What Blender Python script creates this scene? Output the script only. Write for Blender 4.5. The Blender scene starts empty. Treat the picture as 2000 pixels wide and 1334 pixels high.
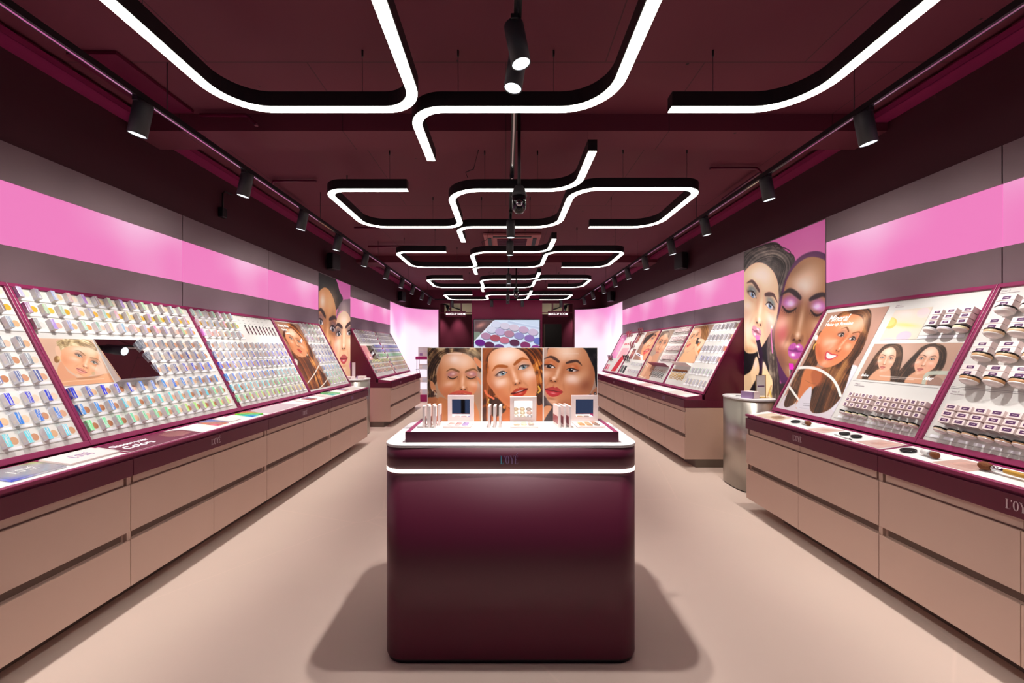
import bpy, bmesh, math, random
import numpy as np
from mathutils import Matrix, Vector
random.seed(7)
PI = math.pi
scene = bpy.context.scene
COL = scene.collection

# ---------------------------------------------------------------- camera
cam_d = bpy.data.cameras.new('camera'); cam = bpy.data.objects.new('camera', cam_d); COL.objects.link(cam)
cam.location = (0, 0, 1.45); cam.rotation_euler = (PI/2, 0, 0)
cam_d.sensor_width = 36; cam_d.lens = 778/2000*36
cam_d.shift_x = 12/2000; cam_d.shift_y = 14.5/2000
cam_d.clip_start = 0.05; cam_d.clip_end = 60
scene.camera = cam
# ---------------------------------------------------------------- world and exposure
w = bpy.data.worlds.new('world'); scene.world = w; w.use_nodes = True
w.node_tree.nodes['Background'].inputs[0].default_value = (.16, .22, .45, 1)
w.node_tree.nodes['Background'].inputs[1].default_value = .25
scene.view_settings.view_transform = 'Standard'; scene.view_settings.look = 'None'
scene.view_settings.gamma = 1; scene.view_settings.use_curve_mapping = False
scene.view_settings.exposure = 0.0
STRIP_E = 7.0       # glow of the pendant strips
SPOT_W = 88.0       # watts of one track spotlight
CSPOT_W = 120.0
BOX_E = 1.0         # glow of the pink light panels
# ---------------------------------------------------------------- colour and material helpers
def lin(c):
    if isinstance(c, str): c = tuple(int(c[i:i+2], 16)/255 for i in (0, 2, 4))
    elif max(c) > 1.0001: c = tuple(x/255 for x in c)
    return tuple(x/12.92 if x <= .04045 else ((x+.055)/1.055)**2.4 for x in c)
M = {}
def mat(name, col, rough=.5, metal=0., emis=0., ecol=None, noise=0., nscale=8., bump=0., alpha=1., trans=0., coat=0., spec=None):
    m = bpy.data.materials.new(name); m.use_nodes = True
    nt = m.node_tree; b = nt.nodes['Principled BSDF']
    c = lin(col); b.inputs['Base Color'].default_value = (*c, 1)
    b.inputs['Roughness'].default_value = rough; b.inputs['Metallic'].default_value = metal
    if spec is not None: b.inputs['Specular IOR Level'].default_value = spec
    if coat: b.inputs['Coat Weight'].default_value = coat; b.inputs['Coat Roughness'].default_value = .12
    if trans: b.inputs['Transmission Weight'].default_value = trans
    if alpha < 1: b.inputs['Alpha'].default_value = alpha
    if emis:
        e = lin(ecol) if ecol else c
        b.inputs['Emission Color'].default_value = (*e, 1); b.inputs['Emission Strength'].default_value = emis
    if noise or bump:
        tc = nt.nodes.new('ShaderNodeTexCoord'); n = nt.nodes.new('ShaderNodeTexNoise')
        n.inputs['Scale'].default_value = nscale; n.inputs['Detail'].default_value = 4
        nt.links.new(tc.outputs['Object'], n.inputs['Vector'])
        if noise:
            mx = nt.nodes.new('ShaderNodeMix'); mx.data_type = 'RGBA'
            mx.inputs['A'].default_value = (*[x*(1-noise) for x in c], 1)
            mx.inputs['B'].default_value = (*[min(1, x*(1+noise)) for x in c], 1)
            nt.links.new(n.outputs['Fac'], mx.inputs['Factor']); nt.links.new(mx.outputs['Result'], b.inputs['Base Color'])
        if bump:
            bp = nt.nodes.new('ShaderNodeBump'); bp.inputs['Strength'].default_value = bump; bp.inputs['Distance'].default_value = .01
            nt.links.new(n.outputs['Fac'], bp.inputs['Height']); nt.links.new(bp.outputs['Normal'], b.inputs['Normal'])
    M[name] = m
    return m
def attr_mat(name, rough=.45, emis=0., metal=0.):
    m = mat(name, (1, 1, 1), rough, metal)
    nt = m.node_tree; b = nt.nodes['Principled BSDF']
    a = nt.nodes.new('ShaderNodeAttribute'); a.attribute_name = 'Col'
    nt.links.new(a.outputs['Color'], b.inputs['Base Color'])
    if emis:
        nt.links.new(a.outputs['Color'], b.inputs['Emission Color']); b.inputs['Emission Strength'].default_value = emis
    return m
def objcol_mat(name, rough=.3, metal=.5):
    m = mat(name, (1, 1, 1), rough, metal)
    nt = m.node_tree; b = nt.nodes['Principled BSDF']
    a = nt.nodes.new('ShaderNodeObjectInfo'); nt.links.new(a.outputs['Color'], b.inputs['Base Color'])
    return m
mat('maroon', (92, 14, 46), .33, noise=.06, nscale=3)
mat('maroon_satin', (84, 12, 42), .48)
mat('maroon_frame', (140, 34, 84), .4)
mat('maroon_wall', (86, 14, 40), .6, noise=.12, nscale=2)
mat('ceiling_paint', (112, 36, 50), .75)
mat('maroon_wall_shaded', (62, 10, 28), .7, noise=.1, nscale=3)  # wall maroon with the shade of the unlit upper band put into its colour
mat('beige', (206, 174, 158), .42, noise=.03, nscale=4)
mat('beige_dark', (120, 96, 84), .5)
mat('floor_resin', (214, 182, 164), .42)
mat('white', (238, 237, 234), .35)
mat('board_white', (214, 212, 208), .45, emis=.03)
mat('slab_white', (238, 236, 236), .25)
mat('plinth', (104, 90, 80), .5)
mat('grey_panel', (158, 138, 146), .36, metal=.75, noise=.05, nscale=6)
mat('black', (14, 14, 16), .45)
mat('black_gloss', (12, 10, 14), .12)
mat('charcoal', (40, 40, 44), .5)
mat('steel', (176, 168, 158), .28, metal=.95)
mat('chrome', (210, 210, 214), .12, metal=1)
mat('mirror', (235, 235, 238), .02, metal=1)
mat('wire', (60, 40, 46), .5)
mat('strip_glow', (255, 255, 250), .5, emis=STRIP_E, ecol=(255, 252, 240))
mat('line_glow', (255, 240, 225), .5, emis=5, ecol=(255, 244, 226))
mat('lens_glow', (255, 255, 255), .5, emis=14, ecol=(255, 250, 240))
mat('reflector', (235, 240, 242), .25, metal=.3, emis=1.6, ecol=(225, 240, 245))
mat('card', (232, 228, 224), .5)
mat('blush_card', (240, 222, 219), .5)
mat('purple_label', (88, 40, 92), .5)
mat('silver_card', (222, 220, 228), .35, metal=.1)
objcol_mat('foil', .22, .3)
def foil_nodes():  # pale streaks are highlights mixed into the foil's base colour
    m = M['foil']; nt = m.node_tree; b = nt.nodes['Principled BSDF']; oi = [n for n in nt.nodes if n.type == 'OBJECT_INFO'][0]
    tc = nt.nodes.new('ShaderNodeTexCoord'); mp = nt.nodes.new('ShaderNodeMapping'); mp.inputs['Scale'].default_value = (260, 14, 120)
    sc = nt.nodes.new('ShaderNodeVectorMath'); sc.operation = 'SCALE'; sc.inputs['Scale'].default_value = 40; cx = nt.nodes.new('ShaderNodeCombineXYZ')
    nt.links.new(oi.outputs['Random'], cx.inputs[0]); nt.links.new(oi.outputs['Random'], cx.inputs[1]); nt.links.new(cx.outputs[0], sc.inputs[0]); nt.links.new(sc.outputs[0], mp.inputs['Location'])
    n = nt.nodes.new('ShaderNodeTexNoise'); n.inputs['Scale'].default_value = 1; n.inputs['Detail'].default_value = 2
    nt.links.new(tc.outputs['Object'], mp.inputs[0]); nt.links.new(mp.outputs[0], n.inputs['Vector'])
    r = nt.nodes.new('ShaderNodeValToRGB'); r.color_ramp.elements[0].position = .47; r.color_ramp.elements[1].position = .62
    nt.links.new(n.outputs['Fac'], r.inputs[0])
    mx = nt.nodes.new('ShaderNodeMix'); mx.data_type = 'RGBA'; nt.links.new(r.outputs[0], mx.inputs['Factor']); nt.links.new(oi.outputs['Color'], mx.inputs['A'])
    mx.inputs['B'].default_value = (.82, .86, .90, 1); nt.links.new(mx.outputs['Result'], b.inputs['Base Color'])
foil_nodes()
objcol_mat('tint', .4, 0)
attr_mat('print', .4)
attr_mat('print_board', .4, emis=.02)
attr_mat('print_backlit', .35, emis=.55)
attr_mat('screen', .2, emis=.95); M['screen'].node_tree.links.remove(M['screen'].node_tree.nodes['Principled BSDF'].inputs['Base Color'].links[0]); M['screen'].node_tree.nodes['Principled BSDF'].inputs['Base Color'].default_value = (.02, .02, .02, 1)
mat('glass', (235, 240, 242), .03, trans=1)
mat('acrylic', (240, 240, 246), .05, trans=.9); mat('clear_plastic', (232, 222, 218), .15)
mat('logo_silver', (214, 196, 206), .3, metal=.6)
mat('logo_violet', (176, 150, 196), .3, metal=.4)
mat('logo_teal', (110, 205, 225), .3, metal=.3)
mat('bristle', (120, 66, 28), .8, bump=.4, nscale=200)
mat('bamboo', (196, 148, 52), .45)
mat('gold', (212, 176, 80), .25, metal=.9)
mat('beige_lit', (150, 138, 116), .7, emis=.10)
mat('maroon_back', (124, 10, 66), .5)
mat('white_letter', (250, 250, 250), .5, emis=.7)
mat('dark_room', (112, 28, 56), .7)
mat('door_dark', (24, 8, 10), .5)
mat('ac_panel', (176, 108, 112), .6)
mat('lid_black', (16, 16, 14), .18)
mat('pink_panel', (255, 150, 214), .4)
def lightpanel(name, base, hot, strength, scale=1.1, lo=.45, hi=.75, zg=None):
    """back-lit acrylic, unevenly bright because of the lamps behind it (object space)"""
    m = mat(name, base, .35); nt = m.node_tree; b = nt.nodes['Principled BSDF']
    tc = nt.nodes.new('ShaderNodeTexCoord'); n = nt.nodes.new('ShaderNodeTexNoise')
    n.inputs['Scale'].default_value = scale; n.inputs['Detail'].default_value = 1.5
    nt.links.new(tc.outputs['Object'], n.inputs['Vector'])
    r = nt.nodes.new('ShaderNodeValToRGB'); r.color_ramp.interpolation = 'EASE'
    r.color_ramp.elements[0].position = lo; r.color_ramp.elements[0].color = (*lin(base), 1)
    r.color_ramp.elements[1].position = hi; r.color_ramp.elements[1].color = (*lin(hot), 1)
    src = n.outputs['Fac']
    if zg:   # printed gradient of the graphic: pink at the top running out to white below
        sp = nt.nodes.new('ShaderNodeSeparateXYZ'); nt.links.new(tc.outputs['Object'], sp.inputs[0])
        mr = nt.nodes.new('ShaderNodeMapRange'); mr.inputs[1].default_value = zg[0]; mr.inputs[2].default_value = zg[1]
        mr.inputs[3].default_value = .45; mr.inputs[4].default_value = -.12
        nt.links.new(sp.outputs['Z'], mr.inputs[0])
        ad = nt.nodes.new('ShaderNodeMath'); ad.operation = 'ADD'
        nt.links.new(src, ad.inputs[0]); nt.links.new(mr.outputs[0], ad.inputs[1]); src = ad.outputs[0]
    nt.links.new(src, r.inputs[0])
    nt.links.new(r.outputs[0], b.inputs['Emission Color'])
    b.inputs['Base Color'].default_value = (.10, .05, .08, 1)
    b.inputs['Emission Strength'].default_value = strength
    return m
lightpanel('pink_glow', (234, 120, 186), (248, 208, 234), 1.0*BOX_E, .9, .44, .84)
lightpanel('pink_wall_glow', (244, 150, 210), (253, 238, 250), 1.0*BOX_E, .8, .42, .78, zg=(1.5, 2.7))
# ---------------------------------------------------------------- floor and ceiling node work
def floor_nodes():
    m = M['floor_resin']; nt = m.node_tree; b = nt.nodes['Principled BSDF']
    tc = nt.nodes.new('ShaderNodeTexCoord'); n = nt.nodes.new('ShaderNodeTexNoise'); n.inputs['Scale'].default_value = .9; n.inputs['Detail'].default_value = 5
    nt.links.new(tc.outputs['Object'], n.inputs['Vector'])
    c = lin((216, 192, 179))
    mx = nt.nodes.new('ShaderNodeMix'); mx.data_type = 'RGBA'
    mx.inputs['A'].default_value = (*[x*.93 for x in c], 1); mx.inputs['B'].default_value = (*[min(1, x*1.07) for x in c], 1)
    nt.links.new(n.outputs['Fac'], mx.inputs['Factor'])
    v = nt.nodes.new('ShaderNodeTexVoronoi'); v.feature = 'DISTANCE_TO_EDGE'; v.inputs['Scale'].default_value = .45
    nt.links.new(tc.outputs['Object'], v.inputs['Vector'])
    r = nt.nodes.new('ShaderNodeValToRGB'); r.color_ramp.elements[0].position = 0; r.color_ramp.elements[0].color = (1.06, 1.05, 1.05, 1)
    r.color_ramp.elements[1].position = .0025; r.color_ramp.elements[1].color = (1, 1, 1, 1)
    nt.links.new(v.outputs['Distance'], r.inputs[0])
    mm = nt.nodes.new('ShaderNodeMix'); mm.data_type = 'RGBA'; mm.blend_type = 'MULTIPLY'; mm.inputs['Factor'].default_value = 1
    nt.links.new(mx.outputs['Result'], mm.inputs['A']); nt.links.new(r.outputs[0], mm.inputs['B'])
    nt.links.new(mm.outputs['Result'], b.inputs['Base Color'])
def ceiling_nodes():
    m = M['ceiling_paint']; nt = m.node_tree; b = nt.nodes['Principled BSDF']
    tc = nt.nodes.new('ShaderNodeTexCoord')
    br = nt.nodes.new('ShaderNodeTexBrick'); br.inputs['Scale'].default_value = 1; br.offset = .5
    br.inputs['Brick Width'].default_value = 1.25; br.inputs['Row Height'].default_value = 2.5
    br.inputs['Mortar Size'].default_value = .004; br.inputs['Mortar Smooth'].default_value = .1
    c = lin((98, 31, 49))
    br.inputs['Color1'].default_value = (*c, 1); br.inputs['Color2'].default_value = (*[x*.93 for x in c], 1)
    br.inputs['Mortar'].default_value = (*[x*.45 for x in c], 1)
    nt.links.new(tc.outputs['Object'], br.inputs['Vector'])
    v = nt.nodes.new('ShaderNodeTexVoronoi'); v.inputs['Scale'].default_value = 4.2
    nt.links.new(tc.outputs['Object'], v.inputs['Vector'])
    r = nt.nodes.new('ShaderNodeValToRGB'); r.color_ramp.elements[0].position = .035; r.color_ramp.elements[0].color = (.15, .12, .12, 1)
    r.color_ramp.elements[1].position = .05; r.color_ramp.elements[1].color = (1, 1, 1, 1)
    nt.links.new(v.outputs['Distance'], r.inputs[0])
    mm = nt.nodes.new('ShaderNodeMix'); mm.data_type = 'RGBA'; mm.blend_type = 'MULTIPLY'; mm.inputs['Factor'].default_value = 1
    nt.links.new(br.outputs['Color'], mm.inputs['A']); nt.links.new(r.outputs[0], mm.inputs['B'])
    nt.links.new(mm.outputs['Result'], b.inputs['Base Color'])
floor_nodes(); ceiling_nodes()
def brushed(name, sx, sy, sz):
    m = M[name]; nt = m.node_tree; b = nt.nodes['Principled BSDF']
    tc = nt.nodes.new('ShaderNodeTexCoord'); mp = nt.nodes.new('ShaderNodeMapping'); mp.inputs['Scale'].default_value = (sx, sy, sz)
    n = nt.nodes.new('ShaderNodeTexNoise'); n.inputs['Scale'].default_value = 1; n.inputs['Detail'].default_value = 3
    nt.links.new(tc.outputs['Object'], mp.inputs[0]); nt.links.new(mp.outputs[0], n.inputs['Vector'])
    mr = nt.nodes.new('ShaderNodeMapRange'); mr.inputs[3].default_value = .24; mr.inputs[4].default_value = .42
    nt.links.new(n.outputs['Fac'], mr.inputs[0]); nt.links.new(mr.outputs[0], b.inputs['Roughness'])
brushed('steel', 60, 60, 2); brushed('grey_panel', 2, 2, 120)

# ---------------------------------------------------------------- mesh builder
class MB:
    def __init__(s): s.boxes = True; s.v = []; s.f = []; s.m = []; s.c = []; s.mats = []; s.sm = []
    def mi(s, name):
        if name not in s.mats: s.mats.append(name)
        return s.mats.index(name)
    def add(s, vs, fs, m, col=None, smooth=False):
        s.boxes = False; o = len(s.v); s.v += [tuple(map(float, p)) for p in vs]; k = s.mi(m)
        for f in fs: s.f.append(tuple(i+o for i in f)); s.m.append(k); s.c.append(col); s.sm.append(smooth)
        return s
    def box(s, x0, x1, y0, y1, z0, z1, m, col=None):
        vs = [(x, y, z) for z in (z0, z1) for y in (y0, y1) for x in (x0, x1)]; q = s.boxes
        s.add(vs, [(0, 2, 3, 1), (4, 5, 7, 6), (0, 1, 5, 4), (2, 6, 7, 3), (0, 4, 6, 2), (1, 3, 7, 5)], m, col); s.boxes = q; return s
    def prism(s, pts, a0, a1, m, axis='z', col=None, smooth=False, cap=True):
        """extrude a polygon: axis z: pts (x,y); axis y: pts (x,z); axis x: pts (y,z)"""
        n = len(pts)
        def P(p, a): return (p[0], p[1], a) if axis == 'z' else (p[0], a, p[1]) if axis == 'y' else (a, p[0], p[1])
        vs = [P(p, a0) for p in pts]+[P(p, a1) for p in pts]
        if cap: s.add(vs, [tuple(range(n))[::-1], tuple(range(n, 2*n))], m, col)
        return s.add(vs, [(i, (i+1) % n, n+(i+1) % n, n+i) for i in range(n)], m, col, smooth)
    def rev(s, prof, m, c=(0, 0, 0), axis='z', n=24, col=None, smooth=True, R=None):
        """revolve (r,h) profile about an axis through c; R optional rotation matrix about c"""
        vs = []
        for r, h in prof:
            for k in range(n):
                a = 2*PI*k/n; x, y = r*math.cos(a), r*math.sin(a)
                p = Vector((x, y, h) if axis == 'z' else (x, h, y) if axis == 'y' else (h, x, y))
                if R: p = R @ p
                vs.append((p.x+c[0], p.y+c[1], p.z+c[2]))
        fs = []
        for i in range(len(prof)-1):
            for k in range(n):
                a, b = i*n+k, i*n+(k+1) % n; fs.append((a, b, b+n, a+n))
        s.add(vs, fs, m, col, smooth)
        if prof[0][0] > 1e-6: s.add(vs[:n], [tuple(range(n))[::-1]], m, col)
        if prof[-1][0] > 1e-6: s.add(vs[-n:], [tuple(range(n))], m, col)
        return s
    def tube(s, path, r, m, n=8, col=None):
        P = [Vector(p) for p in path]; vs = []
        for i, p in enumerate(P):
            d = (P[min(i+1, len(P)-1)]-P[max(i-1, 0)]).normalized()
            a = d.cross(Vector((0, 0, 1)) if abs(d.z) < .9 else Vector((1, 0, 0))).normalized(); b = d.cross(a)
            rr = r[i] if isinstance(r, (list, tuple)) else r
            for k in range(n):
                t = 2*PI*k/n; q = p+a*math.cos(t)*rr+b*math.sin(t)*rr; vs.append(q[:])
        fs = [(i*n+k, i*n+(k+1) % n, (i+1)*n+(k+1) % n, (i+1)*n+k) for i in range(len(P)-1) for k in range(n)]
        s.add(vs, fs, m, col, True)
        return s.add(vs, [tuple(range(n))[::-1], tuple(range((len(P)-1)*n, len(P)*n))], m, col)
    def disc(s, c, r, m, col=None, n=20, ax='z', ry=None):
        ry = ry or r
        vs = []
        for k in range(n):
            a = 2*PI*k/n; x, y = r*math.cos(a), ry*math.sin(a)
            vs.append((c[0]+x, c[1]+y, c[2]) if ax == 'z' else (c[0]+x, c[1], c[2]+y))
        return s.add(vs, [tuple(range(n))], m, col)
    def build(s, name, parent=None, bevel=0, mw=None, recalc=True):
        me = bpy.data.meshes.new(name); me.from_pydata(s.v, [], s.f)
        for k in s.mats: me.materials.append(M[k])
        me.polygons.foreach_set('material_index', s.m)
        me.polygons.foreach_set('use_smooth', s.sm)
        if any(c is not None for c in s.c):
            a = me.color_attributes.new('Col', 'FLOAT_COLOR', 'CORNER'); buf = []
            for f, c in zip(s.f, s.c):
                q = (*lin(c), 1) if c is not None else (1, 1, 1, 1)
                buf += list(q)*len(f)
            a.data.foreach_set('color', buf)
        me.update()
        if recalc:
            bm = bmesh.new(); bm.from_mesh(me)
            bmesh.ops.remove_doubles(bm, verts=bm.verts, dist=1e-6) if not s.boxes and not any(c is not None for c in s.c) else None
            bmesh.ops.recalc_face_normals(bm, faces=bm.faces); bm.to_mesh(me); bm.free()
        o = bpy.data.objects.new(name, me); COL.objects.link(o)
        if mw is not None and parent is None: o.matrix_world = mw
        if parent is not None: o.parent = parent
        if bevel:
            b = o.modifiers.new('bevel', 'BEVEL'); b.width = bevel; b.segments = 2; b.limit_method = 'ANGLE'; b.angle_limit = .8
            b.harden_normals = False
        return o
def tag(o, label=None, cat=None, group=None, kind=None):
    if label: o['label'] = label
    if cat: o['category'] = cat
    if group: o['group'] = group
    if kind: o['kind'] = kind
    return o
def thing(name, label, cat, loc=(0, 0, 0), group=None, mw=None):
    o = bpy.data.objects.new(name, None); COL.objects.link(o); o.empty_display_size = .05
    if mw is not None: o.matrix_world = mw
    else: o.location = loc
    return tag(o, label, cat, group)
def struct(o): o['kind'] = 'structure'; return o
def copy_tree(o, mw=None, label=None, parent=None):
    c = o.copy(); COL.objects.link(c)
    if parent is not None: c.parent = parent
    if mw is not None: c.matrix_world = mw
    if label: c['label'] = label
    for ch in o.children: copy_tree(ch, None, None, c)
    return c
def text_obj(txt, size, m, parent, mw_local, name='lettering', xs=1., bold=0., shear=0., extr=.0008, align='LEFT'):
    cu = bpy.data.curves.new('t', 'FONT'); cu.body = txt; cu.size = size; cu.offset = bold; cu.shear = shear; cu.extrude = extr
    cu.align_x = align; cu.resolution_u = 3
    o = bpy.data.objects.new('t', cu); COL.objects.link(o)
    me = bpy.data.meshes.new_from_object(o.evaluated_get(bpy.context.evaluated_depsgraph_get()))
    bpy.data.objects.remove(o); bpy.data.curves.remove(cu)
    for v in me.vertices: v.co.x *= xs
    me.materials.clear(); me.materials.append(M[m]); me.name = name
    q = bpy.data.objects.new(name, me); COL.objects.link(q)
    if parent is not None: q.parent = parent
    q.matrix_local = mw_local
    return q
def frame(origin, u, v):
    """matrix whose local x,y,z are u, v, u x v at origin"""
    u = Vector(u).normalized(); v = Vector(v).normalized(); n = u.cross(v)
    m = Matrix((u, v, n)).transposed().to_4x4(); m.translation = Vector(origin); return m
def T(x, y, z): return Matrix.Translation((x, y, z))
ORD = ['first', 'second', 'third', 'fourth', 'fifth', 'sixth', 'seventh', 'eighth', 'ninth', 'tenth', 'eleventh', 'twelfth', 'thirteenth', 'fourteenth', 'fifteenth']
# room constants (metres)
XL, XR = -2.897, 2.923
ZC = 3.25; ZG = 2.643; ZP1, ZP0 = 2.418, 2.048; YB = 12.2
def side_x(s): return XL if s < 0 else XR
# ---------------------------------------------------------------- painter for the printed pictures
def homog(q):
    """unit square (0,0)(1,0)(1,1)(0,1) -> quad q (TL,TR,BR,BL)"""
    A = []; B = []
    for (u, v), (x, y) in zip([(0, 0), (1, 0), (1, 1), (0, 1)], q):
        A.append([u, v, 1, 0, 0, 0, -u*x, -v*x]); B.append(x)
        A.append([0, 0, 0, u, v, 1, -u*y, -v*y]); B.append(y)
    h = np.linalg.solve(np.array(A, float), np.array(B, float)); return np.append(h, 1).reshape(3, 3)
def vnoise(x, seed):
    r = np.random.RandomState(seed).rand(1024)
    i = np.floor(x).astype(int); f = x-i; f = f*f*(3-2*f)
    return r[i % 1024]*(1-f)+r[(i+1) % 1024]*f
def spline(pts, k=8, closed=False):
    P = np.array(pts, float); n = len(P); out = []
    rng = range(n) if closed else range(n-1)
    for i in rng:
        if closed: a, b, c, d = P[(i-1) % n], P[i], P[(i+1) % n], P[(i+2) % n]
        else: a, b, c, d = P[max(i-1, 0)], P[i], P[i+1], P[min(i+2, n-1)]
        for t in np.arange(k)/k:
            out.append(.5*((2*b)+(-a+c)*t+(2*a-5*b+4*c-d)*t*t+(-a+3*b-3*c+d)*t**3))
    if not closed: out.append(P[-1])
    return np.array(out)
def h2(c):
    return np.array([int(c[i:i+2], 16)/255 for i in (0, 2, 4)]) if isinstance(c, str) else np.array(c, float)/255
class Cv:
    def __init__(s, quad, nx, ny, bg):
        Hm = homog(quad)
        U, V = np.meshgrid((np.arange(nx)+.0)/(nx-1), (np.arange(ny)+.0)/(ny-1))
        w = Hm[2, 0]*U+Hm[2, 1]*V+Hm[2, 2]
        s.X = (Hm[0, 0]*U+Hm[0, 1]*V+Hm[0, 2])/w; s.Y = (Hm[1, 0]*U+Hm[1, 1]*V+Hm[1, 2])/w
        s.U, s.V = U, V; s.nx, s.ny = nx, ny
        s.c = np.ones((ny, nx, 3))*h2(bg)
    def mix(s, m, col, a=1.):
        m = np.clip(m*a, 0, 1)[..., None]; s.c = s.c*(1-m)+(h2(col) if not isinstance(col, np.ndarray) else col)*m; return s
    def poly(s, pts, soft=3., smooth=True, X=None, Y=None):
        X = s.X if X is None else X; Y = s.Y if Y is None else Y
        P = spline(pts, 6, True) if smooth else np.array(pts, float)
        ins = np.zeros(X.shape, bool); D = np.full(X.shape, 1e9)
        for i in range(len(P)):
            (x0, y0), (x1, y1) = P[i], P[(i+1) % len(P)]
            dx, dy = x1-x0, y1-y0; L = dx*dx+dy*dy+1e-12
            t = np.clip(((X-x0)*dx+(Y-y0)*dy)/L, 0, 1)
            D = np.minimum(D, (X-x0-t*dx)**2+(Y-y0-t*dy)**2)
            if y0 != y1:
                c = ((y0 > Y) != (y1 > Y)) & (X < (x1-x0)*(Y-y0)/(y1-y0)+x0); ins ^= c
        d = np.sqrt(D)*np.where(ins, 1, -1)
        return np.clip(d/soft+.5, 0, 1)
    def line(s, pts, w, soft=2., smooth=True, X=None, Y=None):
        X = s.X if X is None else X; Y = s.Y if Y is None else Y
        P = spline(pts, 6) if smooth else np.array(pts, float); n = len(P)
        m = np.zeros(X.shape)
        for i in range(n-1):
            (x0, y0), (x1, y1) = P[i], P[i+1]
            dx, dy = x1-x0, y1-y0; L = dx*dx+dy*dy+1e-12
            t = np.clip(((X-x0)*dx+(Y-y0)*dy)/L, 0, 1); d = np.sqrt((X-x0-t*dx)**2+(Y-y0-t*dy)**2)
            ww = w if not isinstance(w, (list, tuple)) else np.interp((i+t)/(n-1), np.linspace(0, 1, len(w)), w)
            m = np.maximum(m, np.clip((ww-d)/soft+.5, 0, 1))
        return m
    def g(s, x, y, rx, ry=None, rot=0, X=None, Y=None, p=2):
        X = s.X if X is None else X; Y = s.Y if Y is None else Y; ry = ry or rx
        c, k = math.cos(math.radians(rot)), math.sin(math.radians(rot))
        a = ((X-x)*c+(Y-y)*k)/rx; b = (-(X-x)*k+(Y-y)*c)/ry
        return np.exp(-(np.abs(a)**p+np.abs(b)**p))
    def ell(s, x, y, rx, ry=None, rot=0, soft=.15, X=None, Y=None):
        X = s.X if X is None else X; Y = s.Y if Y is None else Y; ry = ry or rx
        c, k = math.cos(math.radians(rot)), math.sin(math.radians(rot))
        a = ((X-x)*c+(Y-y)*k)/rx; b = (-(X-x)*k+(Y-y)*c)/ry
        return np.clip((1-np.sqrt(a*a+b*b))/soft+.5, 0, 1)
    def hair(s, mask, guide, cols, width, seed=1, amp=1., wob=.6):
        P = spline(guide, 6); n = len(P); best = np.full(s.X.shape, 1e9); sd = np.zeros(s.X.shape); tt = np.zeros(s.X.shape)
        for i in range(n-1):
            (x0, y0), (x1, y1) = P[i], P[i+1]
            dx, dy = x1-x0, y1-y0; L = dx*dx+dy*dy+1e-12
            t0 = ((s.X-x0)*dx+(s.Y-y0)*dy)/L
            t = np.clip(t0, 0, 1)
            d = (s.X-x0-t*dx)**2+(s.Y-y0-t*dy)**2
            sg = ((s.X-x0)*dy-(s.Y-y0)*dx)/math.sqrt(L)
            u = d < best; best = np.where(u, d, best); sd = np.where(u, sg, sd); tt = np.where(u, (i+t)/n, tt)
        q = sd/width
        k = vnoise(q*1.0+vnoise(tt*6, seed+5)*wob+50, seed)*.5+vnoise(q*2.7+vnoise(tt*9, seed+6)*wob+90, seed+1)*.3+vnoise(q*6+200, seed+2)*.2
        W = width*7; n2 = vnoise(s.X/W+vnoise(s.Y/W+7, seed+8)*2, seed+9)*vnoise(s.Y/W+vnoise(s.X/W+3, seed+11)*2+11, seed+10)
        fl = vnoise(q*3.1+vnoise(tt*25+q*.3, seed+13)*2.5+30, seed+12)
        k = k*.6+fl*.22+n2*.55-.12
        k = np.clip((k-.5)*2.2*amp+.48, 0, 1)
        cs = [h2(c) for c in cols]; xs = np.linspace(0, 1, len(cs))
        col = np.stack([np.interp(k, xs, [c[j] for c in cs]) for j in range(3)], -1)
        s.c = s.c*(1-mask[..., None])+col*mask[..., None]; return s
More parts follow.
